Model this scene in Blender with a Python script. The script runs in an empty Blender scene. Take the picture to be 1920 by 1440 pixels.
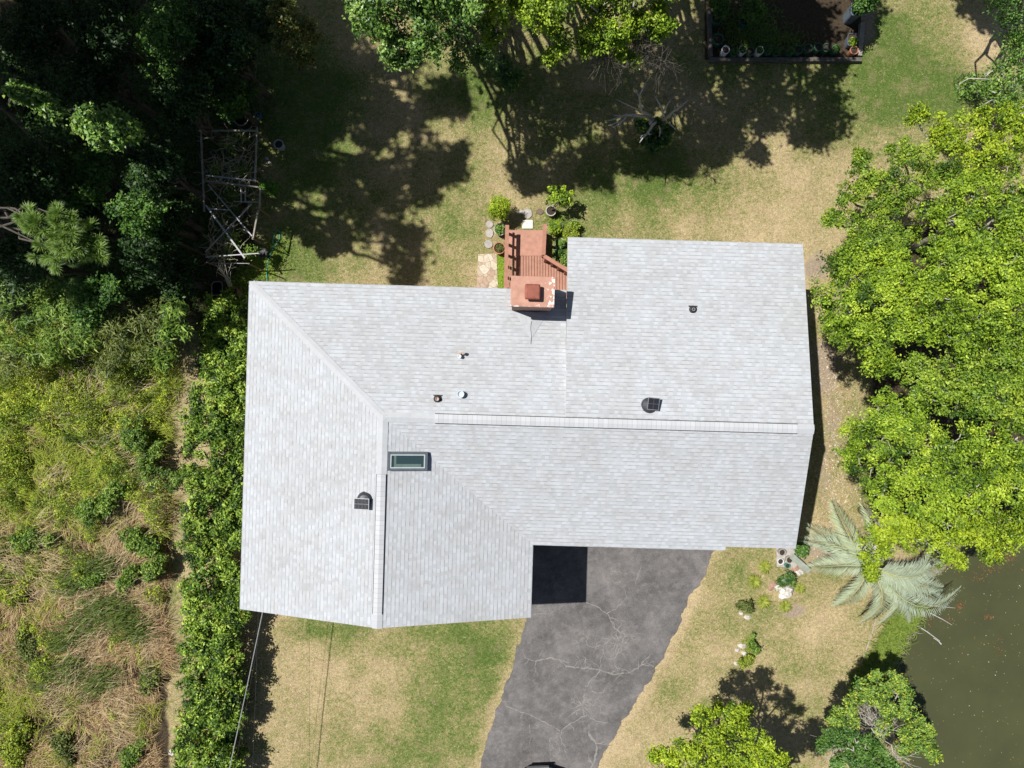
import bpy, math, random
import numpy as np
from mathutils import Vector, Matrix

rng = np.random.default_rng(11)
random.seed(11)
scene = bpy.context.scene
COL = scene.collection

# ---------------------------------------------------------------- camera, sky, sun
CAMZ = 26.0
F = 1331.0
cam_d = bpy.data.cameras.new("camera")
cam_d.sensor_width = 36.0
cam_d.lens = F / 1920.0 * 36.0
cam_d.clip_end = 2000.0
cam = bpy.data.objects.new("camera", cam_d)
cam.location = (0, 0, CAMZ)
COL.objects.link(cam)
scene.camera = cam

SUN_TO = Vector((-0.5, 0.2, 1.0)).normalized()
elev = math.asin(SUN_TO.z)
azim = math.atan2(SUN_TO.x, SUN_TO.y)
world = bpy.data.worlds.new("World")
scene.world = world
world.use_nodes = True
wn = world.node_tree
for n in list(wn.nodes):
    wn.nodes.remove(n)
wo = wn.nodes.new("ShaderNodeOutputWorld")
wb = wn.nodes.new("ShaderNodeBackground")
ws = wn.nodes.new("ShaderNodeTexSky")
ws.sky_type = 'NISHITA'
ws.sun_disc = False
ws.sun_elevation = elev
ws.sun_rotation = azim
wb.inputs["Strength"].default_value = 0.05
wn.links.new(ws.outputs[0], wb.inputs[0])
wn.links.new(wb.outputs[0], wo.inputs[0])
sun_d = bpy.data.lights.new("sun", 'SUN')
sun_d.energy = 5.0
sun_d.angle = math.radians(0.55)
sun_d.color = (1.0, 0.965, 0.90)
sun = bpy.data.objects.new("sun", sun_d)
sun.rotation_euler = SUN_TO.to_track_quat('Z', 'Y').to_euler()
sun.location = (-20, 8, 40)
COL.objects.link(sun)
scene.view_settings.view_transform = 'Standard'
scene.view_settings.look = 'None'
scene.view_settings.exposure = 0.30
scene.view_settings.gamma = 1.0

# ---------------------------------------------------------------- helpers
def P(px, py, z=0.0):
    """ground-truth point: photograph position at a known height -> metres"""
    k = (CAMZ - z) / F
    return ((px - 960) * k, (720 - py) * k, z)

def M(px, z=0.0):
    return px * (CAMZ - z) / F

def tag(o, label=None, cat=None, group=None, kind=None):
    if label: o["label"] = label
    if cat: o["category"] = cat
    if group: o["group"] = group
    if kind: o["kind"] = kind
    return o

def thing(name, label, cat, loc, group=None, rotz=0.0):
    o = bpy.data.objects.new(name, None)
    o.empty_display_size = 0.2
    o.location = loc
    o.rotation_euler = (0, 0, rotz)
    COL.objects.link(o)
    return tag(o, label, cat, group)

def base_of(parent):
    b = Vector((0, 0, 0))
    while parent is not None:
        b += parent.location
        parent = parent.parent
    return b

def np_mesh(name, V, faces_n, idx, mat, parent=None, col=None, smooth=False, local=False):
    """V (n,3); idx flat loop indices; faces_n = verts per face (int)"""
    V = np.asarray(V, dtype=np.float32)
    if parent is not None and not local:
        V = V - np.array(base_of(parent), dtype=np.float32)
    me = bpy.data.meshes.new(name)
    nl = len(idx); nf = nl // faces_n
    me.vertices.add(len(V)); me.vertices.foreach_set("co", V.ravel())
    me.loops.add(nl); me.loops.foreach_set("vertex_index", np.asarray(idx, dtype=np.int32))
    me.polygons.add(nf)
    me.polygons.foreach_set("loop_start", np.arange(0, nl, faces_n, dtype=np.int32))
    if smooth:
        me.polygons.foreach_set("use_smooth", np.ones(nf, dtype=bool))
    if col is not None:
        ca = me.color_attributes.new("Col", 'FLOAT_COLOR', 'POINT')
        c4 = np.ones((len(V), 4), dtype=np.float32); c4[:, :3] = col
        ca.data.foreach_set("color", c4.ravel())
    me.update(calc_edges=True)
    me.materials.append(mat)
    o = bpy.data.objects.new(name, me)
    COL.objects.link(o)
    if parent is not None: o.parent = parent
    return o

class MB:
    def __init__(s):
        s.v = []; s.f = []; s.m = []; s.uv = {}
    def add(s, vs, fs, mi=0):
        b = len(s.v); s.v += [tuple(v) for v in vs]
        for f in fs:
            s.f.append([b + i for i in f]); s.m.append(mi)
        return s
    def box(s, c, d, rz=0.0, mi=0, tilt=None):
        hx, hy, hz = d[0]/2, d[1]/2, d[2]/2
        vs = [Vector((x*hx, y*hy, z*hz)) for z in (-1, 1) for y in (-1, 1) for x in (-1, 1)]
        R = Matrix.Rotation(rz, 3, 'Z')
        if tilt is not None: R = tilt @ R
        vs = [R @ v + Vector(c) for v in vs]
        return s.add(vs, [(0,2,3,1),(4,5,7,6),(0,1,5,4),(2,6,7,3),(0,4,6,2),(1,3,7,5)], mi)
    def bar(s, a, b, w, h=None, mi=0):
        a = Vector(a); b = Vector(b); h = h or w
        d = (b - a).normalized()
        up = Vector((0,0,1)) if abs(d.z) < 0.95 else Vector((0,1,0))
        x = d.cross(up).normalized(); y = x.cross(d)
        vs = []
        for p in (a, b):
            for sx, sy in ((-1,-1),(1,-1),(1,1),(-1,1)):
                vs.append(p + x*sx*w/2 + y*sy*h/2)
        return s.add(vs, [(0,1,2,3),(7,6,5,4),(0,4,5,1),(1,5,6,2),(2,6,7,3),(3,7,4,0)], mi)
    def tube(s, pts, rads, n=6, mi=0):
        pts = [Vector(p) for p in pts]
        if not isinstance(rads, (list, tuple)): rads = [rads]*len(pts)
        b = len(s.v); prev = None
        for i, p in enumerate(pts):
            d = (pts[min(i+1, len(pts)-1)] - pts[max(i-1, 0)])
            d = d.normalized() if d.length > 1e-6 else Vector((0,0,1))
            if prev is None:
                x = d.cross(Vector((0.31, 0.77, 0.55))).normalized()
            else:
                x = (prev - d*prev.dot(d)).normalized()
            prev = x; y = d.cross(x)
            for k in range(n):
                a = 2*math.pi*k/n
                s.v.append(tuple(p + (x*math.cos(a) + y*math.sin(a))*rads[i]))
        for i in range(len(pts)-1):
            for k in range(n):
                k2 = (k+1) % n
                s.f.append([b+i*n+k, b+i*n+k2, b+(i+1)*n+k2, b+(i+1)*n+k]); s.m.append(mi)
        s.f.append([b+k for k in range(n)][::-1]); s.m.append(mi)
        e = b+(len(pts)-1)*n
        s.f.append([e+k for k in range(n)]); s.m.append(mi)
        return s
    def lathe(s, c, prof, n=20, mi=0, sq=None, rz=0):
        """prof: list of (r,z); sq = (ax, ay) superellipse stretch"""
        b = len(s.v)
        for r, z in prof:
            for k in range(n):
                a = 2*math.pi*k/n
                x, y = math.cos(a), math.sin(a)
                if sq:
                    e = 0.5
                    x = math.copysign(abs(x)**e, x)*sq[0]; y = math.copysign(abs(y)**e, y)*sq[1]
                xr = x*math.cos(rz)-y*math.sin(rz); yr = x*math.sin(rz)+y*math.cos(rz)
                s.v.append((c[0]+xr*r, c[1]+yr*r, c[2]+z))
        for i in range(len(prof)-1):
            for k in range(n):
                k2 = (k+1) % n
                s.f.append([b+i*n+k, b+i*n+k2, b+(i+1)*n+k2, b+(i+1)*n+k]); s.m.append(mi)
        e = b+(len(prof)-1)*n
        s.f.append([b+k for k in range(n)][::-1]); s.m.append(mi)
        s.f.append([e+k for k in range(n)]); s.m.append(mi)
        return s
    def prism(s, poly, z0, z1, mi=0):
        n = len(poly)
        vs = [(p[0], p[1], z0) for p in poly] + [(p[0], p[1], z1) for p in poly]
        fs = [tuple(range(n))[::-1], tuple(range(n, 2*n))]
        fs += [(i, (i+1) % n, n+(i+1) % n, n+i) for i in range(n)]
        return s.add(vs, fs, mi)
    def build(s, name, mats, parent=None, smooth=False, local=False, bevel=0):
        if not isinstance(mats, (list, tuple)): mats = [mats]
        b = Vector((0,0,0)) if (parent is None or local) else base_of(parent)
        me = bpy.data.meshes.new(name)
        me.from_pydata([(v[0]-b.x, v[1]-b.y, v[2]-b.z) for v in s.v], [], s.f)
        for m in mats: me.materials.append(m)
        me.polygons.foreach_set("material_index", s.m)
        if smooth: me.polygons.foreach_set("use_smooth", [True]*len(s.f))
        me.update()
        o = bpy.data.objects.new(name, me)
        COL.objects.link(o)
        if parent is not None: o.parent = parent
        if bevel:
            md = o.modifiers.new("bevel", 'BEVEL'); md.width = bevel; md.segments = 2; md.limit_method = 'ANGLE'
        return o

# ---------------------------------------------------------------- materials
def nt(name):
    m = bpy.data.materials.new(name); m.use_nodes = True
    t = m.node_tree
    for n in list(t.nodes): t.nodes.remove(n)
    out = t.nodes.new("ShaderNodeOutputMaterial")
    bs = t.nodes.new("ShaderNodeBsdfPrincipled")
    t.links.new(bs.outputs[0], out.inputs[0])
    return m, t, bs, out

def node(t, kind, **kw):
    n = t.nodes.new(kind)
    for k, v in kw.items(): setattr(n, k, v)
    return n

def noise(t, scale, detail=4, rough=0.6, coord=None):
    n = node(t, "ShaderNodeTexNoise")
    n.inputs["Scale"].default_value = scale
    n.inputs["Detail"].default_value = detail
    n.inputs["Roughness"].default_value = rough
    if coord is not None: t.links.new(coord, n.inputs["Vector"])
    return n.outputs["Fac"]

def ramp(t, fac, stops):
    r = node(t, "ShaderNodeValToRGB")
    el = r.color_ramp.elements
    while len(el) < len(stops): el.new(0.5)
    for e, (p, c) in zip(el, stops):
        e.position = p; e.color = (c[0], c[1], c[2], 1) if hasattr(c, "__len__") else (c, c, c, 1)
    t.links.new(fac, r.inputs[0])
    return r.outputs[0]

def mixc(t, fac, a, b, mode='MIX'):
    n = node(t, "ShaderNodeMix", data_type='RGBA', blend_type=mode)
    for sock, v in ((n.inputs[0], fac), (n.inputs[6], a), (n.inputs[7], b)):
        if hasattr(v, "is_linked") or isinstance(v, bpy.types.NodeSocket): t.links.new(v, sock)
        elif isinstance(v, (int, float)): sock.default_value = v
        else: sock.default_value = (v[0], v[1], v[2], 1)
    return n.outputs[2]

def math_n(t, op, a, b=None):
    n = node(t, "ShaderNodeMath", operation=op)
    for i, v in enumerate((a, b)):
        if v is None: continue
        if isinstance(v, (int, float)): n.inputs[i].default_value = v
        else: t.links.new(v, n.inputs[i])
    return n.outputs[0]

def bump(t, bs, h, strength=0.3, dist=0.02):
    b = node(t, "ShaderNodeBump")
    b.inputs["Strength"].default_value = strength
    b.inputs["Distance"].default_value = dist
    t.links.new(h, b.inputs["Height"]); t.links.new(b.outputs[0], bs.inputs["Normal"])

def plain(name, c, rough=0.7, var=0.25, scale=8.0, metal=0.0, bmp=0.15, spec=0.3):
    m, t, bs, out = nt(name)
    co = node(t, "ShaderNodeTexCoord").outputs["Object"]
    f = noise(t, scale, 5, 0.65, co)
    c = tuple(c)
    lo = tuple(x*(1-var) for x in c); hi = tuple(min(1, x*(1+var)) for x in c)
    t.links.new(ramp(t, f, [(0.3, lo), (0.7, hi)]), bs.inputs["Base Color"])
    bs.inputs["Roughness"].default_value = rough
    bs.inputs["Metallic"].default_value = metal
    bs.inputs["Specular IOR Level"].default_value = spec
    if bmp: bump(t, bs, noise(t, scale*4, 4, 0.6, co), bmp, 0.01)
    return m

def leaf_mat(name, trans=0.25, rough=0.5, spec=0.35):
    m, t, bs, out = nt(name)
    a = node(t, "ShaderNodeAttribute", attribute_name="Col")
    t.links.new(a.outputs["Color"], bs.inputs["Base Color"])
    bs.inputs["Roughness"].default_value = rough
    bs.inputs["Specular IOR Level"].default_value = spec
    tr = node(t, "ShaderNodeBsdfTranslucent")
    mx = node(t, "ShaderNodeMixShader"); mx.inputs[0].default_value = trans
    hs = node(t, "ShaderNodeMix", data_type='RGBA', blend_type='MULTIPLY')
    hs.inputs[0].default_value = 1.0
    t.links.new(a.outputs["Color"], hs.inputs[6]); hs.inputs[7].default_value = (1.1, 1.15, 0.6, 1)
    t.links.new(hs.outputs[2], tr.inputs[0])
    t.links.new(bs.outputs[0], mx.inputs[1]); t.links.new(tr.outputs[0], mx.inputs[2])
    t.links.new(mx.outputs[0], out.inputs[0])
    return m

LEAF = leaf_mat("foliage")
GLOSSY_LEAF = leaf_mat("glossy_foliage", 0.2, 0.45, 0.5)
BLADE = leaf_mat("grass_blades", 0.2, 0.6, 0.2)
BARK = plain("grey_bark", (0.085, 0.075, 0.062), 0.9, 0.4, 14)
PALE_BARK = plain("pale_bark", (0.40, 0.37, 0.32), 0.85, 0.3, 14)
DEAD_WOOD = plain("weathered_dead_wood", (0.48, 0.46, 0.44), 0.9, 0.35, 20)
SOIL = plain("potting_soil", (0.045, 0.033, 0.024), 0.95, 0.4, 30)
TERRA = plain("terracotta", (0.40, 0.17, 0.10), 0.8, 0.25, 12)
PALEPOT = plain("pale_grey_plastic", (0.42, 0.39, 0.35), 0.6, 0.15, 10)
GREENPOT = plain("green_plastic", (0.04, 0.12, 0.075), 0.5, 0.2, 10)
WHITEPOT = plain("white_plastic", (0.74, 0.75, 0.80), 0.5, 0.06, 8)
BLACKPLASTIC = plain("dark_plastic", (0.03, 0.03, 0.032), 0.5, 0.3, 10)
BLUEGREY = plain("blue_grey_plastic", (0.13, 0.16, 0.20), 0.5, 0.2, 8)
CONC = plain("weathered_concrete", (0.36, 0.335, 0.31), 0.9, 0.25, 9, bmp=0.3)
WHITECONC = plain("pale_paver", (0.66, 0.64, 0.58), 0.9, 0.1, 9)
GREYWOOD = plain("silvered_timber", (0.33, 0.30, 0.26), 0.9, 0.35, 7, bmp=0.4)
PIPE = plain("galvanised_pipe", (0.42, 0.43, 0.46), 0.5, 0.2, 10, 0.3)
WHITEPAINT = plain("white_paint", (0.75, 0.74, 0.72), 0.6, 0.08, 5)
ROCK = plain("pale_rock", (0.52, 0.49, 0.45), 0.9, 0.4, 9, bmp=0.6)
STUCCO = plain("house_stucco", (0.55, 0.50, 0.42), 0.9, 0.08, 6)
GLASSM = plain("dark_glass", (0.015, 0.02, 0.028), 0.05, 0.1, 3, bmp=0, spec=0.6)
# ---------------------------------------------------------------- ground, drive, pond
def vnoise(x, y, s, seed=0):
    """smooth value noise 0..1"""
    x = np.asarray(x)/s; y = np.asarray(y)/s
    xi = np.floor(x).astype(np.int64); yi = np.floor(y).astype(np.int64)
    fx = x-xi; fy = y-yi
    fx = fx*fx*(3-2*fx); fy = fy*fy*(3-2*fy)
    def h(a, b):
        n = (a*374761393 + b*668265263 + seed*974711) & 0x7fffffff
        n = ((n ^ (n >> 13)) * 1274126177) & 0x7fffffff
        return ((n ^ (n >> 16)) & 0xffff)/65535.0
    return (h(xi, yi)*(1-fx)+h(xi+1, yi)*fx)*(1-fy) + (h(xi, yi+1)*(1-fx)+h(xi+1, yi+1)*fx)*fy

def fbm(x, y, s, seed=0, o=4):
    t = 0; a = 0.5; n = 0
    for i in range(o):
        t = t+a*vnoise(x, y, s/(2**i), seed+i*7); n += a; a *= 0.55
    return t/n

def in_poly(x, y, poly):
    ins = np.zeros(np.shape(x), dtype=bool)
    n = len(poly)
    for i in range(n):
        x0, y0 = poly[i]; x1, y1 = poly[(i+1) % n]
        c = ((y0 > y) != (y1 > y)) & (x < (x1-x0)*(y-y0)/((y1-y0) if y1 != y0 else 1e-9)+x0)
        ins ^= c
    return ins

def poly_dist(x, y, poly, closed=True):
    d = np.full(np.shape(x), 1e9)
    n = len(poly)
    for i in range(n if closed else n-1):
        x0, y0 = poly[i]; x1, y1 = poly[(i+1) % n]
        L = (x1-x0)**2+(y1-y0)**2+1e-9
        u = np.clip(((x-x0)*(x1-x0)+(y-y0)*(y1-y0))/L, 0, 1)
        d = np.minimum(d, np.hypot(x-x0-u*(x1-x0), y-y0-u*(y1-y0)))
    return d

# outlines in photograph pixels at ground height
POND = [(2600,900),(2100,960),(1925,1000),(1830,1030),(1760,1080),(1722,1135),(1700,1170),(1668,1225),(1650,1262),
        (1640,1300),(1655,1350),(1690,1400),(1700,1460),(1700,1900),(2600,1900)]
DRIVE = [(990,1000),(1345,1000),(1335,1040),(1316,1082),(1300,1108),(1284,1142),(1268,1180),(1247,1222),(1228,1256),(1208,1286),
         (1192,1318),(1168,1352),(1150,1380),(1128,1412),(1115,1450),(1080,1560),(1000,1800),(780,1800),(860,1560),(898,1440),
         (916,1376),(938,1310),(958,1255),(968,1215),(980,1180),(992,1140)]
GREEN = [(870,1290,150,120,.36),(930,1210,80,60,.3),(600,1300,90,90,-.12),(680,1240,60,40,-.15),(760,1420,110,60,.3),(560,1200,60,50,-.1),(560,1330,80,130,-.12),
         (1700,70,90,80,.5),(1770,175,140,45,.75),(1680,160,70,60,.5),(1640,240,50,60,.2),(1200,350,90,50,.45),
         (1060,420,40,40,.3),(1240,330,60,40,.3),(1330,370,50,50,.2),(580,330,80,200,.4),(540,500,60,60,.35),(900,160,60,50,.35),
         (830,170,60,60,.15),(1000,200,140,120,.25),(700,300,120,120,.05),(850,470,50,60,.18),(560,180,90,120,.4),
         (1350,1060,50,40,.3),(1350,1150,40,40,.12),(1290,1250,30,60,.1),(1840,70,60,60,-.15),(1450,420,140,90,-.12),(1560,330,80,80,-.15),
         (640,470,90,60,-.05),(600,1180,120,26,.35),(400,600,30,60,.45),(1560,1180,90,60,-.1),(1100,380,40,60,.3),
         (1250,420,80,40,.05),(1400,130,200,40,.3),(330,1120,14,60,.15),(1480,1000,120,30,-.1),(1440,1140,40,30,.15),(1540,1090,40,30,.1)]
DIRT = [(1548,690,34,60,.9),(1530,500,26,36,.8),(1560,790,26,90,.6),(1545,900,22,70,.6),(1545,1030,50,26,.9),(1490,1145,28,14,.9),
        (1500,1060,40,26,.6),(700,1190,40,10,.2),(1160,395,14,14,.3),(360,830,24,80,.3),(335,980,26,120,.35),(325,1200,24,160,.35),
        (318,1400,26,60,.4),(1625,40,22,50,.8),(440,575,60,14,.8),(1885,70,8,50,.7),(900,460,30,20,.2),(1570,600,30,60,.7),(1700,340,90,60,.3)]

def masks(X, Y):
    gx = 960+X*F/CAMZ; gy = 720-Y*F/CAMZ
    g = np.full(np.shape(X), 0.40)
    for cx, cy, rx, ry, a in GREEN:
        g = g+a*np.exp(-(((gx-cx)/rx)**2+((gy-cy)/ry)**2)*0.8)
    g = g+(fbm(X, Y, 2.2, 3)-0.5)*0.7+(fbm(X, Y, .7, 9, 3)-0.5)*0.55
    d = np.zeros(np.shape(X))
    for cx, cy, rx, ry, a in DIRT:
        d = np.maximum(d, a*np.exp(-(((gx-cx)/rx)**2+((gy-cy)/ry)**2)*0.9))
    dd = poly_dist(gx, gy, DRIVE)
    edge = np.exp(-(dd/16)**2)
    g = g-edge*0.35; d = np.maximum(d, edge*0.3)
    d = d*(0.6+0.8*fbm(X, Y, 0.6, 21))
    # soil: garden bed, forest floor
    bed = ((gx > 1322) & (gx < 1612) & (gy < 114)).astype(float)
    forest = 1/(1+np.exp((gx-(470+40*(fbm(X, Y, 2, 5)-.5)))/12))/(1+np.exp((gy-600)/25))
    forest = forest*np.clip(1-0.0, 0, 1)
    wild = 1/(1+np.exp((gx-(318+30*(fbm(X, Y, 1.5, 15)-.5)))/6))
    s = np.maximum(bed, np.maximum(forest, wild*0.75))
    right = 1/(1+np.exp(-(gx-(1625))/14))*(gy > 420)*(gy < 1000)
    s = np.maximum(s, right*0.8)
    return np.clip(g, 0, 1), np.clip(d, 0, 1), np.clip(s, 0, 1)

def pond_drop(X, Y):
    gx = 960+X*F/CAMZ; gy = 720-Y*F/CAMZ
    ins = in_poly(gx, gy, POND)
    dist = poly_dist(gx, gy, POND)*CAMZ/F
    return np.where(ins, -np.clip(dist*2.5+0.1, 0, 1.1), -0.25*np.exp(-(dist/0.25)**2))

def grid_sheet(name, xs, ys, mat, zf):
    X, Y = np.meshgrid(xs, ys)
    Z = zf(X, Y)
    V = np.stack([X.ravel(), Y.ravel(), Z.ravel()], 1)
    nx, ny = len(xs), len(ys)
    i = np.arange(nx-1)[None, :]+np.arange(ny-1)[:, None]*nx
    q = np.stack([i, i+1, i+1+nx, i+nx], -1).reshape(-1)
    g, d, s = masks(X, Y)
    col = np.stack([g.ravel(), d.ravel(), s.ravel()], 1)
    return np_mesh(name, V, 4, q, mat, col=col, smooth=True)

def ground_mat():
    m, t, bs, out = nt("lawn_and_soil")
    co = node(t, "ShaderNodeTexCoord").outputs["Object"]
    a = node(t, "ShaderNodeAttribute", attribute_name="Col")
    sp = node(t, "ShaderNodeSeparateColor"); t.links.new(a.outputs["Color"], sp.inputs[0])
    G, D, S = sp.outputs[0], sp.outputs[1], sp.outputs[2]
    n1 = noise(t, 14, 6, 0.75, co); n2 = noise(t, 3.0, 4, 0.6, co); n3 = noise(t, 45, 3, 0.7, co)
    n4 = noise(t, 6.5, 5, 0.7, co)
    g = math_n(t, 'ADD', G, math_n(t, 'MULTIPLY', math_n(t, 'SUBTRACT', n1, 0.5), 1.9))
    g = math_n(t, 'ADD', g, math_n(t, 'MULTIPLY', math_n(t, 'SUBTRACT', n4, 0.5), 1.5))
    base = ramp(t, g, [(0.0, (0.50, 0.395, 0.24)), (0.32, (0.37, 0.30, 0.16)), (0.55, (0.26, 0.24, 0.10)), (0.78, (0.145, 0.185, 0.05)), (1.0, (0.08, 0.13, 0.028))])
    rosy = noise(t, 1.7, 5, 0.7, co)
    base = mixc(t, ramp(t, rosy, [(0.5, 0.0), (0.68, 0.45)]), base, (0.36, 0.25, 0.165))
    base = mixc(t, 0.9, base, ramp(t, n3, [(0.35, 0.55), (0.65, 1.35)]), 'MULTIPLY')
    dirtc = ramp(t, n1, [(0.3, (0.20, 0.145, 0.10)), (0.7, (0.42, 0.35, 0.27))])
    dm = math_n(t, 'ADD', D, math_n(t, 'MULTIPLY', math_n(t, 'SUBTRACT', n1, 0.5), 0.9))
    c = mixc(t, ramp(t, dm, [(0.35, 0.0), (0.6, 1.0)]), base, dirtc)
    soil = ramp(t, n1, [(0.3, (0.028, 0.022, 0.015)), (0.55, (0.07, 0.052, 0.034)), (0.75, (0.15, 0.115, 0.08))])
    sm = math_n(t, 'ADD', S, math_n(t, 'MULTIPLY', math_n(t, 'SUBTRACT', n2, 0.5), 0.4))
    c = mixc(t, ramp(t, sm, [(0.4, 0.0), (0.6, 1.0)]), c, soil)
    t.links.new(c, bs.inputs["Base Color"])
    bs.inputs["Roughness"].default_value = 0.95
    bs.inputs["Specular IOR Level"].default_value = 0.1
    bump(t, bs, math_n(t, 'ADD', n1, math_n(t, 'MULTIPLY', n3, 0.6)), 0.7, 0.05)
    return m
GROUND = ground_mat()
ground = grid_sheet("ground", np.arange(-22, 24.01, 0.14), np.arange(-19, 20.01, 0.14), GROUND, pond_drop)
tag(ground, kind="structure")
# the wider land reaching the horizon, a frame of sheets butted to the detailed patch
far = MB()
x0, x1, y0, y1 = -22.0, -22.0+0.14*(len(np.arange(-22, 24.01, 0.14))-1), -19.0, -19.0+0.14*(len(np.arange(-19, 20.01, 0.14))-1)
B = 600
for a, b, c, d in ((-B, x0, -B, B), (x1, B, -B, B), (x0, x1, -B, y0), (x0, x1, y1, B)):
    far.add([(a, c, -1.3), (b, c, -1.3), (b, d, -1.3), (a, d, -1.3)], [(0, 1, 2, 3)])
fl = far.build("surrounding_ground", plain("rough_grass_land", (0.14, 0.14, 0.06), 0.95, 0.4, 0.8))
fl.location.z = 1.26
tag(fl, kind="structure")

# pond water
def water_mat():
    m, t, bs, out = nt("olive_pond_water")
    co = node(t, "ShaderNodeTexCoord").outputs["Object"]
    n = noise(t, 0.6, 4, 0.6, co)
    t.links.new(ramp(t, n, [(0.3, (0.054, 0.058, 0.028)), (0.75, (0.068, 0.074, 0.033))]), bs.inputs["Base Color"])
    bs.inputs["Roughness"].default_value = 0.12
    bs.inputs["IOR"].default_value = 1.33
    bump(t, bs, noise(t, 5, 3, 0.5, co), 0.06, 0.03)
    return m
w = MB(); w.add([(*P(px, py)[:2], -0.30) for px, py in [(2700, 860), (1600, 860), (1600, 2000), (2700, 2000)]][::-1], [(0, 1, 2, 3)])
wo_ = w.build("pond_water", water_mat()); tag(wo_, kind="structure")

# driveway
def ragged(poly, step=3, amp=3.0):
    out = []
    n = len(poly)
    for i in range(n):
        a = poly[i]; b = poly[(i+1) % n]
        L = math.hypot(b[0]-a[0], b[1]-a[1]); k = max(1, int(L/step))
        for j in range(k):
            u = j/k
            x = a[0]+(b[0]-a[0])*u; y = a[1]+(b[1]-a[1])*u
            w_ = amp if y > 1035 else 0
            off = (float(vnoise(x, y, 26, 3))-.5)*4+(float(vnoise(x, y, 9, 4))-.5)*3+(random.random()-.5)*.9
            out.append((x+off*w_*.62, y+(random.random()-.5)*w_*.3))
    return out
def drive_mat():
    m, t, bs, out = nt("old_asphalt")
    co = node(t, "ShaderNodeTexCoord").outputs["Object"]
    n1 = noise(t, 0.9, 6, 0.65, co); n2 = noise(t, 30, 4, 0.75, co); n3 = noise(t, 4, 5, 0.7, co)
    c = ramp(t, n1, [(0.3, (0.095, 0.090, 0.090)), (0.5, (0.128, 0.121, 0.121)), (0.7, (0.18, 0.171, 0.168))])
    c = mixc(t, 0.9, c, ramp(t, n2, [(0.3, 0.6), (0.7, 1.35)]), 'MULTIPLY')
    n5 = noise(t, 70, 2, 0.6, co); c = mixc(t, ramp(t, n5, [(0.62, 0.0), (0.72, 0.35)]), c, (0.30, 0.28, 0.265))
    n6 = noise(t, 1.9, 6, 0.8, co); c = mixc(t, 0.55, c, ramp(t, n6, [(0.36, 0.62), (0.5, 1.0), (0.64, 1.38)]), 'MULTIPLY')
    c = mixc(t, ramp(t, n3, [(0.52, 0.0), (0.68, 0.6)]), c, (0.20, 0.188, 0.182))
    mp = node(t, "ShaderNodeVectorMath", operation='ADD')
    nn = node(t, "ShaderNodeTexNoise"); nn.inputs["Scale"].default_value = 2.5; nn.inputs["Detail"].default_value = 5
    t.links.new(co, nn.inputs["Vector"]); t.links.new(co, mp.inputs[0]); 
    sc = node(t, "ShaderNodeVectorMath", operation='SCALE'); sc.inputs[3].default_value = 0.9
    t.links.new(nn.outputs["Color"], sc.inputs[0]); t.links.new(sc.outputs[0], mp.inputs[1])
    v = node(t, "ShaderNodeTexVoronoi", feature='DISTANCE_TO_EDGE'); v.inputs["Scale"].default_value = 0.75
    t.links.new(mp.outputs[0], v.inputs["Vector"])
    line = ramp(t, v.outputs["Distance"], [(0.0, 1.0), (0.018, 0.0)])
    lm = math_n(t, 'MULTIPLY', line, ramp(t, n1, [(0.5, 0.0), (0.62, 0.5)]))
    c = mixc(t, lm, c, (0.27, 0.25, 0.235))
    t.links.new(c, bs.inputs["Base Color"]); bs.inputs["Roughness"].default_value = 0.9
    bs.inputs["Specular IOR Level"].default_value = 0.2
    bump(t, bs, n2, 0.5, 0.01)
    return m
random.seed(4)
d = MB(); d.prism([P(x, y)[:2] for x, y in ragged(DRIVE)][::-1], -0.1, 0.03)
drive = d.build("driveway", drive_mat()); tag(drive, kind="structure")
# cracks: pale dusty seams in the asphalt
cr = MB()
def crack(pts, w, wander=3.5, branch=0.0, depth=0):
    path = []
    for i in range(len(pts)-1):
        a = pts[i]; b = pts[i+1]; L = math.hypot(b[0]-a[0], b[1]-a[1]); k = max(2, int(L/5))
        for j in range(k):
            u = j/k
            path.append((a[0]+(b[0]-a[0])*u+random.uniform(-1, 1)*wander*.5, a[1]+(b[1]-a[1])*u+random.uniform(-1, 1)*wander*.5))
    path.append(pts[-1])
    for i in range(len(path)-1):
        a = P(*path[i]); b = P(*path[i+1]); ww = w*.62*random.uniform(.3, 1.4)*(1-0.4*i/len(path))
        dx, dy = b[0]-a[0], b[1]-a[1]; L = math.hypot(dx, dy)+1e-6; nx, ny = -dy/L*ww/2, dx/L*ww/2
        ex, ey = dx/L*ww*.3, dy/L*ww*.3
        z = 0.0335+random.random()*0.0008
        cr.add([(a[0]-nx-ex, a[1]-ny-ey, z), (b[0]-nx+ex, b[1]-ny+ey, z), (b[0]+nx+ex, b[1]+ny+ey, z), (a[0]+nx-ex, a[1]+ny-ey, z)], [(0, 1, 2, 3)])
        if branch and random.random() < branch and depth < 2:
            an = random.uniform(0, 2*math.pi); L2 = random.uniform(10, 32)
            crack([path[i], (path[i][0]+math.cos(an)*L2, path[i][1]+math.sin(an)*L2)], w*.6, 4, branch*.5, depth+1)
crack([(1099,1128),(1118,1136),(1138,1149),(1152,1142),(1168,1128),(1176,1118),(1170,1104)], .05, 3, .12)
for k in range(10):
    a0 = k*.63; crack([(1160+math.cos(a0)*6, 1205+math.sin(a0)*8), (1160+math.cos(a0)*random.uniform(12, 26), 1205+math.sin(a0)*random.uniform(14, 34))], .045, 6, .3)
crack([(1192,1094),(1196,1076),(1202,1062)], .04, 3)
crack([(1138,1149),(1150,1170),(1156,1182),(1172,1190),(1166,1206),(1158,1222),(1150,1240),(1158,1256)], .06, 4, .35)
crack([(1168,1192),(1146,1198),(1128,1210),(1104,1214),(1098,1200)], .05, 5, .4)
crack([(1132,1212),(1126,1236),(1124,1252)], .045, 4, .3)
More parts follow.
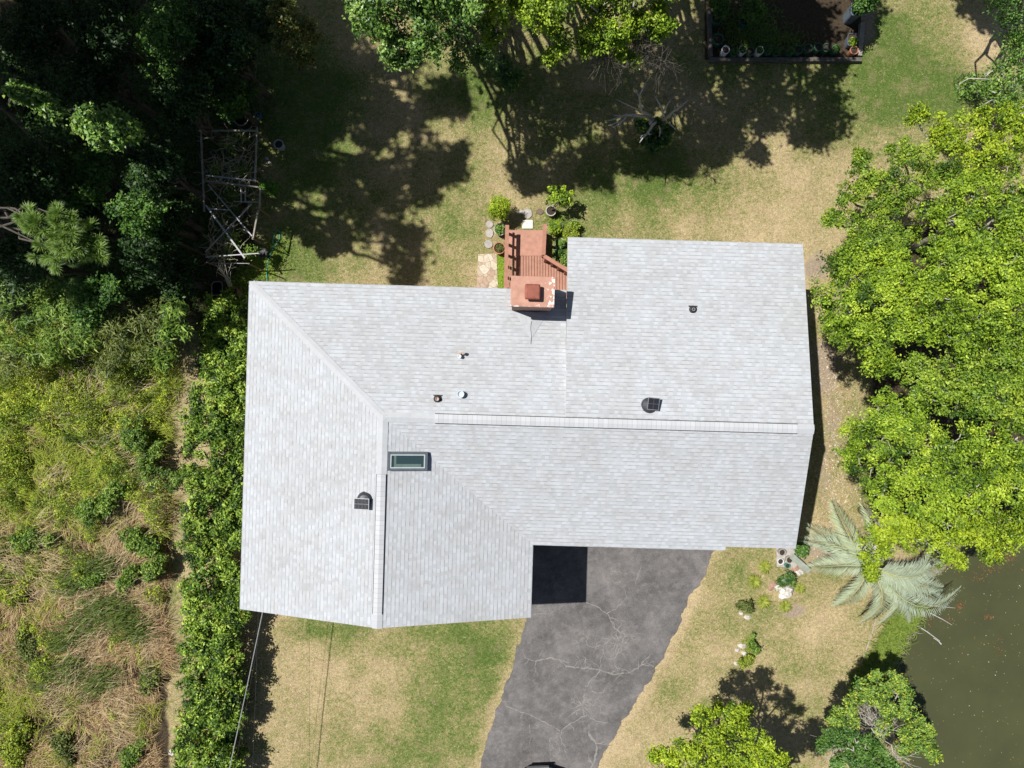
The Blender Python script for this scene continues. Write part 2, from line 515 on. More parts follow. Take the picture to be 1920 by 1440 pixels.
crack([(984,1232),(1004,1238),(1032,1232),(1048,1238),(1062,1248),(1090,1252),(1124,1254),(1150,1264),(1180,1262),(1204,1246),(1226,1240)], .075, 3, .2)
crack([(1124,1256),(1112,1272),(1098,1288),(1094,1306)], .06, 4, .3)
crack([(1110,1296),(1128,1300),(1134,1292)], .05, 3)
for k in range(9):
    a0 = k*.7; crack([(1092+math.cos(a0)*5, 1322+math.sin(a0)*5), (1092+math.cos(a0)*22, 1322+math.sin(a0)*20)], .055, 6, .35)
crack([(1100,1340),(1076,1352),(1056,1366),(1050,1380),(1058,1394),(1064,1420)], .065, 4, .15)
crack([(1104,1342),(1118,1352),(1140,1354)], .05, 3, .2)
crack([(950,1324),(976,1334),(1000,1342),(1026,1356),(1050,1370)], .07, 3, .12)
crack([(1056,1370),(1030,1384),(1034,1440)], .04, 4, .1)
crack([(992,1356),(996,1380),(990,1400)], .03, 4)
crack([(1104,1378),(1118,1392),(1118,1412),(1108,1440)], .11, 3, .1)
crack([(1000,1150),(1024,1152),(1060,1134)], .035, 3)
crack([(945,1358),(956,1364)], .04, 2)
cro = cr.build("crack", plain("crack_dust", (0.215, 0.203, 0.193), 0.95, 0.2, 12), drive)

# timber seawall and the bank
sw = MB(); a = P(1740, 1148); b = P(1672, 1268)
sw.bar((a[0], a[1], -0.31), (b[0], b[1], -0.31), 0.20, 0.12)
a = P(1722, 1146); b = P(1660, 1258)
sw.bar((a[0], a[1], -0.40), (b[0], b[1], -0.40), 0.06, 0.5)
o = sw.build("seawall", plain("wet_brown_timber", (0.13, 0.085, 0.045), 0.6, 0.35, 6, bmp=.4))
tag(o, "brown timber seawall board lying along the pond bank below the reeds", "seawall")
# ---------------------------------------------------------------- house
E, R = 4.29, 5.46
HROT = math.radians(-1.65)
house = thing("house", "single storey house with a pale grey shingle roof beside the asphalt driveway", "house", (0, 0, 0), rotz=HROT)

def zroof(x, y):
    if x > 1.58 and y > -1.06: return R-(y+1.06)*(R-E)/(4.544+1.06)
    if x >= -3.7:
        if y > -1.06: return R-(y+1.06)*(R-E)/(2.92+1.06)
        zl = R-(-1.06-y)*(R-E)/(4.906-1.06); zw = R-(x+3.7)*(R-E)/4.49
        if y < -4.906: return zw
        return max(zl, zw) if x < .79 else zl
    zu = R-(y+1.06)*(R-E)/(2.92+1.06) if y > -1.06 else 99
    zw = R-(-3.7-x)*(R-E)/4.43
    return min(zu, zw)
def HL(px, py, dz=0.0):
    """photograph pixel on the roof -> house-local point"""
    z = 5.0
    for _ in range(12):
        X, Y, _z = P(px, py, z+dz)
        x = X*math.cos(-HROT)-Y*math.sin(-HROT); y = X*math.sin(-HROT)+Y*math.cos(-HROT)
        z = zroof(x, y)
    return Vector((x, y, z))

def shingle_mat(name, base, rowh=0.118):
    m, t, bs, out = nt(name)
    uv = node(t, "ShaderNodeUVMap"); uv.uv_map = "UVMap"
    sp = node(t, "ShaderNodeSeparateXYZ"); t.links.new(uv.outputs[0], sp.inputs[0])
    co = node(t, "ShaderNodeTexCoord").outputs["Object"]
    u, v = sp.outputs[0], sp.outputs[1]
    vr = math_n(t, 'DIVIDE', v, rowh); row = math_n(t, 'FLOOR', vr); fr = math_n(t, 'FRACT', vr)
    wn1 = node(t, "ShaderNodeTexWhiteNoise", noise_dimensions='1D'); t.links.new(row, wn1.inputs["W"])
    us = math_n(t, 'ADD', math_n(t, 'DIVIDE', u, 0.115), math_n(t, 'MULTIPLY', wn1.outputs["Value"], 7.3))
    cell = math_n(t, 'FLOOR', us)
    cb = node(t, "ShaderNodeCombineXYZ"); t.links.new(cell, cb.inputs[0]); t.links.new(row, cb.inputs[1])
    wn2 = node(t, "ShaderNodeTexWhiteNoise", noise_dimensions='2D'); t.links.new(cb.outputs[0], wn2.inputs["Vector"])
    tabn = wn2.outputs["Value"]
    # laminated tabs: about half the cells are the raised layer
    raised = math_n(t, 'GREATER_THAN', tabn, 0.48)
    shade = math_n(t, 'ADD', math_n(t, 'MULTIPLY', tabn, 0.17), 0.85)
    big = noise(t, 0.55, 5, 0.6, co); med = noise(t, 2.2, 4, 0.7, co); fine = noise(t, 120, 2, 0.6, co)
    c = mixc(t, 1.0, base, shade, 'MULTIPLY')
    c = mixc(t, 0.55, c, ramp(t, big, [(0.35, (0.92, 0.90, 0.88)), (0.65, (1.05, 1.05, 1.06))]), 'MULTIPLY')
    c = mixc(t, 0.5, c, ramp(t, med, [(0.3, (0.88, 0.84, 0.80)), (0.6, (1.04, 1.04, 1.05))]), 'MULTIPLY')
    c = mixc(t, 0.35, c, ramp(t, fine, [(0.3, 0.8), (0.7, 1.15)]), 'MULTIPLY')
    # shade under each course's butt edge, painted in as a dark line
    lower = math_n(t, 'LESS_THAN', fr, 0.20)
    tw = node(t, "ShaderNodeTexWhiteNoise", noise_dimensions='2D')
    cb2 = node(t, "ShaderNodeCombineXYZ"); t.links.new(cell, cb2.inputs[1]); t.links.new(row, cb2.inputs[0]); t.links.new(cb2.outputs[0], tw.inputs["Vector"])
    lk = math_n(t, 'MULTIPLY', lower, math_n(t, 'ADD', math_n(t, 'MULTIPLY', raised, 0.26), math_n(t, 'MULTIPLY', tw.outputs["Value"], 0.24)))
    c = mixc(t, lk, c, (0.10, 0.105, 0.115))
    t.links.new(c, bs.inputs["Base Color"]); bs.inputs["Roughness"].default_value = 0.92
    bs.inputs["Specular IOR Level"].default_value = 0.15
    h = math_n(t, 'ADD', math_n(t, 'MULTIPLY', math_n(t, 'SUBTRACT', 1.0, fr), 0.7), math_n(t, 'MULTIPLY', raised, 0.35))
    bump(t, bs, math_n(t, 'ADD', h, math_n(t, 'MULTIPLY', fine, 0.12)), 0.35, 0.012)
    return m
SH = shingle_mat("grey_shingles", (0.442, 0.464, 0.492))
CAPM = plain("ridge_cap_shingle", (0.415, 0.43, 0.452), 0.92, 0.06, 3, bmp=0.3)
def capmat(ax):
    m, t, bs, out = nt("ridge_vent_cap")
    co = node(t, "ShaderNodeTexCoord").outputs["Object"]
    sp = node(t, "ShaderNodeSeparateXYZ"); t.links.new(co, sp.inputs[0])
    s = sp.outputs[ax]
    q = math_n(t, 'DIVIDE', s, 0.14); fl_ = math_n(t, 'FLOOR', q); fr = math_n(t, 'FRACT', q)
    wn1 = node(t, "ShaderNodeTexWhiteNoise", noise_dimensions='1D'); t.links.new(fl_, wn1.inputs["W"])
    c = ramp(t, wn1.outputs["Value"], [(0, (0.42, 0.435, 0.455)), (1, (0.47, 0.485, 0.51))])
    k = math_n(t, 'MULTIPLY', math_n(t, 'LESS_THAN', fr, 0.1), 0.35)
    t.links.new(mixc(t, k, c, (0.2, 0.2, 0.22)), bs.inputs["Base Color"]); bs.inputs["Roughness"].default_value = 0.9
    bump(t, bs, fr, 0.2, 0.008)
    return m
CAPV = (capmat(0), capmat(1))
FASCIA = plain("fascia_paint", (0.62, 0.61, 0.58), 0.7, 0.1, 4)

# roof planes: polygon + eave direction
planes = [
 ([(-8.13,2.92,E),(-8.13,-7.12,E),(-3.70,-7.18,R),(-3.70,-1.06,R)], (0,1,0)),
 ([(-3.70,-7.18,R),(.79,-7.12,E),(.79,-4.906,E),(-3.70,-1.06,R)], (0,1,0)),
 ([(-8.13,2.92,E),(-3.70,-1.06,R),(1.58,-1.06,R),(1.58,2.92,E)], (1,0,0)),
 ([(1.58,-1.06,R),(8.77,-1.06,R),(8.77,4.544,E),(1.58,4.544,E)], (1,0,0)),
 ([(-3.70,-1.06,R),(.79,-4.906,E),(6.67,-4.906,E),(6.67,-4.78,E+.0383),(8.80,-4.78,E+.0383),(8.77,-1.06,R)], (1,0,0)),
]
me = bpy.data.meshes.new("roof")
vs = []; fs = []; ms = []; uvs = []
TH = 0.15
for poly, ev in planes:
    n = len(poly); p = [Vector(q) for q in poly]
    nr = (p[1]-p[0]).cross(p[2]-p[0]).normalized()
    if nr.z < 0: nr = -nr
    ev = Vector(ev); ev = (ev-nr*ev.dot(nr)).normalized(); up = nr.cross(ev).normalized()
    if up.z < 0: up = -up
    zlow = min(q.z for q in p); ref = next(q for q in p if q.z == zlow)
    b = len(vs); vs += [tuple(q) for q in p]+[(q.x, q.y, q.z-TH) for q in p]
    area = sum((p[i].x*p[(i+1) % n].y-p[(i+1) % n].x*p[i].y) for i in range(n))
    top = list(range(n)) if area > 0 else list(range(n))[::-1]
    fs.append([b+i for i in top]); ms.append(0); uvs.append([((vs[b+i][0]*ev.x+vs[b+i][1]*ev.y+vs[b+i][2]*ev.z), (Vector(vs[b+i])-ref).dot(up)) for i in top])
    fs.append([b+n+i for i in top[::-1]]); ms.append(1); uvs.append([(0, 0)]*n)
    for i in range(n):
        j = (i+1) % n
        f = [b+top[i], b+n+top[i], b+n+top[j], b+top[j]]
        fs.append(f); ms.append(1); uvs.append([(0, 0)]*4)
me.from_pydata(vs, [], fs)
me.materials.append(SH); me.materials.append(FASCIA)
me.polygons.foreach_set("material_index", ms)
ul = me.uv_layers.new(name="UVMap")
flat = [c for f in uvs for uvp in f for c in uvp]
ul.data.foreach_set("uv", flat)
me.update()
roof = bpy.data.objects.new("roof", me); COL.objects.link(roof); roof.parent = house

# walls
foot = [(-7.6,2.4),(-7.6,-6.6),(.3,-6.6),(.3,-4.3),(8.25,-4.3),(8.25,4.0),(2.1,4.0),(2.1,2.4)]
w = MB(); w.prism(foot, 0, E-0.16)
w.add([(8.25,-4.3,E-.16),(8.25,4.0,E-.16),(8.25,-1.06,R-.2),(8.1,-4.3,E-.16),(8.1,4.0,E-.16),(8.1,-1.06,R-.2)], [(0,1,2),(5,4,3),(0,2,5,3),(1,4,5,2)])
w.add([(-7.6,-6.6,E-.16),(.3,-6.6,E-.16),(-3.7,-6.6,R-.25),(-7.6,-6.45,E-.16),(.3,-6.45,E-.16),(-3.7,-6.45,R-.25)], [(0,1,2),(5,4,3),(0,2,5,3),(1,4,5,2)])
w.build("wall", STUCCO, house, local=True); w = MB()
w.add([(1.60,2.92,E-.1),(1.60,2.92,4.60),(1.60,-1.06,R-.02),(1.66,2.92,E-.1),(1.66,2.92,4.60),(1.66,-1.06,R-.02)], [(0,1,2),(5,4,3),(0,3,4,1),(1,4,5,2),(0,2,5,3)])
w.build("step_flashing", CAPM, house, local=True)
def window(x0, y0, x1, y1, z0, z1, nx, ny):
    f = MB(); c = ((x0+x1)/2+nx*.03, (y0+y1)/2+ny*.03, (z0+z1)/2)
    wd = abs(x1-x0)+.12 if ny else .06; dp = .06 if ny else abs(y1-y0)+.12
    f.box(c, (wd, dp, z1-z0+.12))
    fo = f.build("window", WHITEPAINT, house, local=True)
    g = MB(); g.box((c[0]+nx*.02, c[1]+ny*.02, c[2]), (wd-.14 if ny else .06, dp-.14 if nx else .06, z1-z0-.04))
    g.build("pane", GLASSM, fo, local=True)
for a in ((-6.8,-6.6,-5.2,-6.6,1,2.4,0,-1),(-2.6,-6.6,-1,-6.6,1,2.4,0,-1),(8.25,-3,8.25,-1.5,1,2.4,1,0),(8.25,1,8.25,2.5,1,2.4,1,0),
          (3.5,4,5,4,1,2.4,0,1),(-6,2.4,-4.6,2.4,1,2.4,0,1),(-7.6,-4,-7.6,-2.6,1,2.4,-1,0)): window(*a)
g = MB(); g.box((3.6,-4.33,1.1),(4.6,.06,2.2)); 
for k in range(4): g.box((3.6,-4.37,.3+k*.55),(4.4,.03,.42))
g.build("garage_door", WHITEPAINT, house, local=True)

# hip and ridge caps
def cap_strip(pts, w_, lift, mat, name, segs=None, side=0.02):
    c = MB()
    for i in range(len(pts)-1):
        a = Vector(pts[i]); b = Vector(pts[i+1]); L = (b-a).length; n = max(1, int(L/(segs or L)))
        d = (b-a).normalized(); h = Vector((d.y, -d.x, 0)).normalized()
        for k in range(n):
            s0 = a+(b-a)*(k/n); s1 = a+(b-a)*((k+1)/n+0.004)
            z0 = lift+.010; z1 = lift
            row = []
            for q, zz in ((s0, z0), (s1, z1)):
                l = q-h*w_/2; r_ = q+h*w_/2
                lz = zroof(l.x, l.y)+zz; rz = zroof(r_.x, r_.y)+zz
                row.append([(l.x, l.y, lz), (q.x, q.y, q.z+zz+.004), (r_.x, r_.y, rz)])
            v6 = row[0]+row[1]; low = [(x, y, z-zz_) for (x, y, z), zz_ in zip(v6, [lift+.02]*6)]
            c.add(v6+low, [(0,1,4,3),(1,2,5,4),(0,3,9,6),(2,8,11,5),(0,6,7,1),(1,7,8,2),(3,4,10,9),(4,5,11,10)])
    return c.build(name, mat, house, local=True)
cap_strip([(-8.05,2.85,E+.02),(-3.70,-1.06,R)], .25, .006, CAPM, "hip_cap", .2)
cap_strip([(-3.70,-1.06,R),(-2.2,-1.06,R)], .28, .014, CAPM, "ridge_cap", .2)
cap_strip([(8.26,-1.06,R),(8.78,-1.06,R)], .28, .014, CAPM, "ridge_cap", .2)
cap_strip([(-3.70,-1.0,R),(-3.70,-2.72,R)], .30, .016, CAPM, "ridge_cap", .2)
cap_strip([(-3.70,-6.76,R),(-3.70,-7.19,R)], .30, .014, CAPM, "ridge_cap", .2)
for ax, pts in enumerate(([(-2.2,-1.06,R),(8.26,-1.06,R)], [(-3.70,-2.72,R),(-3.70,-6.76,R)])):
    v = cap_strip(pts, .30, .030, BLACKPLASTIC, "ridge_vent")
    s = cap_strip(pts, .262, .050, CAPV[ax], "vent_cap"); s.parent = v
# valley step line under the skylight shoulder
# chimney
ch = MB(); cx0, cx1, cy0, cy1 = -.11, 1.13, 2.19, 3.06; ZT = 5.96
ch.box(((cx0+cx1)/2, (cy0+cy1)/2, (ZT-.12)/2), (cx1-cx0-.08, cy1-cy0-.08, ZT-.12))
def chim_mat():
    m, t, bs, out = nt("chimney_masonry_paint")
    co = node(t, "ShaderNodeTexCoord").outputs["Object"]
    n = noise(t, 3, 5, .7, co)
    t.links.new(ramp(t, n, [(.3, (.23, .145, .11)), (.7, (.36, .22, .17))]), bs.inputs["Base Color"])
    bs.inputs["Roughness"].default_value = .9
    bump(t, bs, n, .3, .02)
    return m
chim = ch.build("chimney", chim_mat(), house, local=True)
def crown_mat():
    m, t, bs, out = nt("peeling_chimney_crown")
    co = node(t, "ShaderNodeTexCoord").outputs["Object"]
    sp = node(t, "ShaderNodeSeparateXYZ"); t.links.new(co, sp.inputs[0])
    n = noise(t, 4, 6, .7, co); n2 = noise(t, 9, 5, .7, co)
    c = ramp(t, n, [(.25, (.33, .17, .12)), (.6, (.47, .255, .19)), (.8, (.5, .33, .26))])
    # bare patches: near the south-east edge
    gx = math_n(t, 'MULTIPLY', math_n(t, 'SUBTRACT', sp.outputs[0], .72), 1.5)
    gy = math_n(t, 'MULTIPLY', math_n(t, 'SUBTRACT', 2.36, sp.outputs[1]), 2.6)
    e = math_n(t, 'MAXIMUM', gx, gy)
    k = math_n(t, 'ADD', e, math_n(t, 'MULTIPLY', math_n(t, 'SUBTRACT', n2, .5), 2.6))
    c = mixc(t, ramp(t, k, [(.52, 0.0), (.60, 1.0)]), c, (.78, .75, .70))
    t.links.new(c, bs.inputs["Base Color"]); bs.inputs["Roughness"].default_value = .8
    bump(t, bs, n2, .2, .01)
    return m
cc = MB(); cc.box(((cx0+cx1)/2, (cy0+cy1)/2, ZT-.06), (cx1-cx0, cy1-cy0, .12))
cc.build("chimney_crown", crown_mat(), chim, local=True, bevel=.015)
hd = MB(); hp = HL(1001, 550, .9); hx, hy = .50, 2.59
hd.box((hx, hy, ZT+.08), (.34, .34, .16)); 
hood = MB(); hood.box((hx, hy, ZT+.22), (.43, .43, .10))
hd.build("flue", plain("rusty_flue", (.2,.07,.045), .7, .2, 8), chim, local=True)
hood.build("flue_hood", plain("rust_red_metal", (.24, .075, .05), .55, .2, 6, .2), chim, local=True, bevel=.04)
# cricket saddle behind the chimney
k = MB()
z_ = lambda x, y: zroof(x, y)+.012
k.add([(.0,2.19,z_(.0,2.19)),(.51,2.19,z_(.51,2.19)+.06),(1.02,2.19,z_(1.02,2.19)),(.53,1.35,z_(.53,1.35)),], [(0,3,1),(1,3,2)])
k.build("chimney_saddle", plain("saddle_metal", (.37,.385,.41), .9, .1, 9), house, local=True)
s = MB(); s.tube([(.53,1.9,z_(.53,1.9)+.05),(.51,1.7,z_(.51,1.7)+.03),(.54,1.45,z_(.54,1.45)+.01),(.53,1.2,z_(.53,1.2))], .007, 4)
s.build("sealant_line", BLACKPLASTIC, house, local=True)

# skylight on the wing's east slope
skp = [HL(x, y, .08) for x, y in ((727, 847), (798, 847), (798, 882), (727, 882))]
sc_ = sum(skp, Vector())/4
slope = math.atan((R-E)/4.49); T = Matrix.Rotation(slope, 3, 'Y')
LX = 1.14; LY = .54
nrm = T @ Vector((0, 0, 1))
fr = MB()
def sk(dx, dy, dz): return sc_ + T @ Vector((dx, dy, dz))
for (a, b, w_) in (((-LX/2,0),( -LX/2+.06,0),LY),((LX/2-.06,0),(LX/2,0),LY)):
    fr.box(sk((a[0]+b[0])/2, 0, .07), (.07, LY, .18), tilt=T)
for sy in (-1, 1): fr.box(sk(0, sy*(LY/2-.035), .068), (LX-.14, .07, .176), tilt=T)
sky_l = fr.build("skylight", plain("grey_skylight_frame", (.13,.15,.18), .45, .1, 5, .4), house, local=True)
gf = MB()
for dx in (-1, 1): gf.box(sk(dx*(LX/2-.085), 0, .145), (.03, LY-.14, .02), tilt=T)
for sy in (-1, 1): gf.box(sk(0, sy*(LY/2-.085), .1455), (LX-.2, .03, .02), tilt=T)
gf.build("inner_frame", plain("pale_green_trim", (.42,.47,.46), .5, .05, 5), sky_l, local=True)
gl = MB(); gl.box(sk(0, 0, .125), (LX-.15, LY-.15, .012), tilt=T)
def sky_glass():
    m, t, bs, out = nt("tinted_skylight_glass")
    bs.inputs["Base Color"].default_value = (.03, .055, .06, 1); bs.inputs["Roughness"].default_value = .04
    bs.inputs["Transmission Weight"].default_value = .0
    bs.inputs["Specular IOR Level"].default_value = .6
    return m
gl.build("glass", sky_glass(), sky_l, local=True)
sh = MB(); sh.box(sk(-.36, 0, .134), (.06, LY-.2, .006), tilt=T); sh.box(sk(.02, -.13, .133), (.75, .10, .005), tilt=T)
sh.build("shade_rail", plain("skylight_blind", (.10,.15,.14), .6, .1, 5), sky_l, local=True)

# solar attic fans
def solar_fan(px, py, sx, sy, dx, dy, rz, tl, cells):
    p = HL(px, py, .12)
    d = MB(); d.lathe((p.x+dx, p.y+dy, p.z), [(.235,-.02),(.235,.01),(.215,.02),(.215,.10),(.20,.13),(.15,.16),(.05,.175),(.01,.176)], 28)
    v = d.build("attic_fan", plain("dark_fan_housing", (.05,.055,.065), .45, .15, 6, .3), house, local=True, smooth=False)
    TT = Matrix.Rotation(tl[0], 3, 'X') @ Matrix.Rotation(tl[1], 3, 'Y')
    f = MB(); c = Vector((p.x, p.y, p.z+.21))
    f.box(c, (sx, sy, .022), rz, tilt=TT)
    f.build("panel_frame", plain("aluminium_frame", (.30,.31,.33), .4, .05, 5, .5), v, local=True)
    g = MB(); R_ = TT @ Matrix.Rotation(rz, 3, 'Z')
    hw = (sx-.03); hh = (sy-.03)
    for j in range(2):
        for i in range(cells):
            o_ = R_ @ Vector(((i+.5)/cells*hw-hw/2, ((j+.5)/2-.5)*hh, .013))
            g.box(c+o_, (hw/cells-.006, hh/2-.006, .006), rz, tilt=TT)
    g.build("solar_cells", plain("solar_cell", (.022,.024,.030), .25, .15, 5), v, local=True)
    for s_ in (-1, 1):
        l = MB(); l.bar((p.x+s_*.08, p.y, p.z+.1), tuple(c+R_ @ Vector((s_*.08, 0, -.01))), .02)
        l.build("panel_bracket", PIPE, v, local=True)
solar_fan(1224, 757, .34, .36, -.09, -.06, math.radians(-4), (.12, .05), 2)
solar_fan(679, 944, .45, .33, .06, .10, math.radians(0), (.02, -.1), 10)
# pipes through the roof
def vent_pipe(px, py, r, h, mat, boot=True, tilt=(0, 0), capr=None):
    p = HL(px, py, h*.5)
    if boot:
        b = MB(); b.box((p.x, p.y+.10, p.z+.012+zroof(p.x, p.y+.1)-p.z), (.26, .035, .02)); b.lathe((p.x, p.y, p.z), [(.12,-.03),(.12,.02),(.075,.05),(.05,.08)], 18)
        bo = b.build("roof_vent", BLACKPLASTIC, house, local=True)
    c = MB()
    c.lathe((p.x, p.y, p.z), [(r,-.04),(r,h),(r*.8,h),(r*.8,h-.04),(.003,h-.045)], 18)
    if capr: c.lathe((p.x+tilt[0], p.y+tilt[1], p.z+h), [(capr,.0),(capr,.03),(capr*.6,.06),(.01,.075)], 18)
    c.build("vent_pipe", mat, bo if boot else house, local=True)
vent_pipe(820, 748, .055, .18, plain("pinkish_pipe", (.42,.3,.25), .7, .2, 8))
vent_pipe(1300, 580, .045, .10, PIPE)
vent_pipe(864, 739, .105, .20, plain("pale_blue_pipe", (.45,.52,.60), .5, .1, 8), boot=False)
vent_pipe(862, 668, .05, .20, WHITEPAINT, boot=False, capr=None)
p = HL(862, 664, .2)
b = MB(); b.tube([(p.x-.1,p.y+.06,p.z+.16),(p.x,p.y+.02,p.z+.22),(p.x+.09,p.y+.05,p.z+.2)], .03, 8); b.lathe((p.x+.1,p.y+.04,p.z+.14),[(.045,0),(.05,.08),(.01,.09)],12)
b.build("broken_vent_cap", plain("flaking_pipe_paint", (.42,.35,.31), .7, .4, 12), house, local=True)
# TV / service cable clip
def catenary(a, b, sag, n=24):
    a = Vector(a); b = Vector(b)
    return [tuple(a.lerp(b, i/n)-Vector((0, 0, sag*4*(i/n)*(1-i/n)))) for i in range(n+1)]
wr = MB()
wr.tube(catenary(P(500, 1110, 3.1), P(413, 1520, 3.9), .05), .014, 5)
o = wr.build("power_cable", plain("weathered_cable", (.28,.28,.29), .6, .2, 10)); tag(o, "thick pale service cable running from the roof corner over the hedge", "cable", "service cables")
wr = MB(); wr.tube(catenary(P(500, 1112, 2.9), P(425, 1520, 3.4), .06), .006, 4)
o = wr.build("power_cable", BLACKPLASTIC); tag(o, "thin dark cable just right of the thick pale cable along the hedge", "cable", "service cables")
wr = MB(); wr.tube(catenary(P(485, 1120, 2.2), P(470, 1520, 2.5), .05), .005, 4)
o = wr.build("power_cable", BLACKPLASTIC); tag(o, "thin dark cable in the hedge shade, rightmost of the three cables", "cable", "service cables")

# ---------------------------------------------------------------- deck
DZ = .60
def deckmat(name, c):
    return plain(name, c, .75, .16, 6, bmp=.25)
DECK = deckmat("redwood_stain", (.36, .185, .135)); RAIL = deckmat("rail_stain", (.35, .17, .12)); PANEL = deckmat("ramp_panel_stain", (.40, .21, .155))
dp = P(1005, 480)
deck = thing("deck", "terracotta stained timber deck with railings between the chimney and north lawn", "deck", (dp[0], dp[1], 0))
def DP(px, py, z=DZ): return Vector(P(px, py, z))
# planked part, boards run north-south
b = MB(); xs0 = DP(950, 500).x; xs1 = DP(1066, 500).x; bw = .10
x = xs0; i = 0
while x < xs1-.02:
    ytop = DP(950, 480).y
    if x > DP(1021, 480).x:
        u = (x-DP(1021, 480).x)/(DP(1064, 508).x-DP(1021, 480).x); ytop = DP(0, 480+min(u, 1)*27).y
    if x+bw < DP(974, 0).x: ytop = DP(0, 445).y
    yb = DP(0, 560).y
    b.box((x+bw/2-.006, (ytop+yb)/2, DZ-.02+random.uniform(-.002, .002)), (bw-.016, ytop-yb, .04))
    x += bw
b.build("deck_board", DECK, deck)
b = MB(); a = DP(950, 432); c = DP(1022, 480); b.box(((a.x+c.x)/2, (a.y+c.y)/2+.005, DZ-.005), (c.x-a.x-.02, a.y-c.y, .05))
b.build("landing_panel", PANEL, deck)
for px, py in ((952,436),(1020,436),(952,475),(1020,475),(952,530),(1060,530),(1060,505)):
    q = P(px, py, .3); b = MB(); b.box((q[0], q[1], .28), (.1, .1, .56)); b.build("joist_post", DECK, deck)
RZ = DZ+.82
def rail(pts, n_post):
    r_ = MB()
    for i in range(len(pts)-1):
        r_.bar(DP(*pts[i], RZ), DP(*pts[i+1], RZ), .13, .04)
        r_.bar(DP(*pts[i], RZ)-Vector((0,0,.35)), DP(*pts[i+1], RZ)-Vector((0,0,.35)), .04, .09)
    r_.build("handrail", RAIL, deck)
    a = DP(*pts[0], RZ); c = DP(*pts[-1], RZ)
    for k in range(n_post):
        q = a.lerp(c, (k+.3)/(n_post-.4)) if n_post > 1 else a
        pm = MB(); pm.box((q.x, q.y, (DZ-.1+RZ-.02)/2+.0), (.085, .085, RZ-DZ+.08)); pm.build("railing_post", RAIL, deck)
rail([(951, 422), (948, 541)], 6)
rail([(1022, 420), (1019, 478)], 4)
rail([(1020, 480), (1066, 508)], 4)

# paving around the deck
def stone(px, py, rx, ry, mat, label, name="stepping_stone", square=False, group="stepping stones around the deck"):
    c = P(px, py); s_ = MB(); n = 4 if square else 14
    poly = []
    for k in range(n):
        a = 2*math.pi*(k+.5)/n; w_ = random.uniform(.92, 1.06) if not square else math.sqrt(2)
        poly.append((c[0]+math.cos(a)*M(rx)*w_, c[1]+math.sin(a)*M(ry)*w_))
    s_.prism(poly, -.02, .045)
    o = s_.build(name, mat, bevel=.01); tag(o, label, "stone", group)
stone(989, 401, 9, 10, CONC, "round grey stepping stone directly north of the pale square paver")
stone(989, 421, 10, 8, WHITECONC, "pale square paver at the north end of the deck", "paver", True, None)
stone(976, 398, 5, 5, CONC, "smallest grey stepping stone left of the large round one")
stone(1012, 397, 7, 6, plain("brown_stone", (.16,.12,.09), .9, .2, 9), "brown stepping stone right of the large round grey stone")
stone(918, 421, 7, 7, CONC, "round grey stone left of the deck, northmost of three in a column")
stone(918, 438, 7, 9, CONC, "round grey stone left of the deck, middle of three in a column")
stone(916, 458, 8, 8, CONC, "round grey stone left of the deck, southmost of three in a column")
def flagmat():
    m, t, bs, out = nt("flagstone")
    co = node(t, "ShaderNodeTexCoord").outputs["Object"]
    v = node(t, "ShaderNodeTexVoronoi"); v.inputs["Scale"].default_value = 4.5; t.links.new(co, v.inputs["Vector"])
    n = noise(t, 12, 5, .7, co)
    c = ramp(t, v.outputs["Color"], [(.2, (.42,.30,.22)), (.5, (.52,.44,.33)), (.8, (.62,.55,.45))])
    c = mixc(t, .7, c, ramp(t, n, [(.3, .6), (.7, 1.2)]), 'MULTIPLY')
    v2 = node(t, "ShaderNodeTexVoronoi", feature='DISTANCE_TO_EDGE'); v2.inputs["Scale"].default_value = 4.5; t.links.new(co, v2.inputs["Vector"])
    c = mixc(t, ramp(t, v2.outputs["Distance"], [(0, .8), (.06, 0.0)]), c, (.18,.14,.09))
    t.links.new(c, bs.inputs["Base Color"]); bs.inputs["Roughness"].default_value = .9
    bump(t, bs, v2.outputs["Distance"], .5, .03)
    return m
f = MB(); f.prism([P(x, y)[:2] for x, y in ragged([(897,477),(931,476),(934,545),(893,545)], 5, 2)][::-1], -.02, .04)
o = f.build("path", flagmat()); tag(o, kind="structure")
# ---------------------------------------------------------------- vegetation
def unit(v):
    return v/np.maximum(np.linalg.norm(v, axis=-1, keepdims=True), 1e-9)

def leaf_geo(pos, nrm, size, asp, col, tang=None, fold=0.18):
    n = len(pos)
    if tang is None: tang = rng.normal(size=(n, 3))
    t = unit(tang-nrm*np.sum(tang*nrm, 1, keepdims=True))
    b = np.cross(nrm, t)
    s = size[:, None]
    V = np.empty((n, 4, 3))
    V[:, 0] = pos-t*s*.5; V[:, 2] = pos+t*s*.5
    V[:, 1] = pos+b*s*.5*asp+nrm*s*fold; V[:, 3] = pos-b*s*.5*asp+nrm*s*fold
    c = np.repeat(col[:, None, :], 4, axis=1)
    return V.reshape(-1, 3), c.reshape(-1, 3)

def leaf_obj(name, pos, nrm, size, asp, col, mat, parent, tang=None, fold=0.18):
    V, c = leaf_geo(pos, nrm, size, asp, col, tang, fold)
    return np_mesh(name, V, 4, np.arange(len(V)), mat, parent, c)

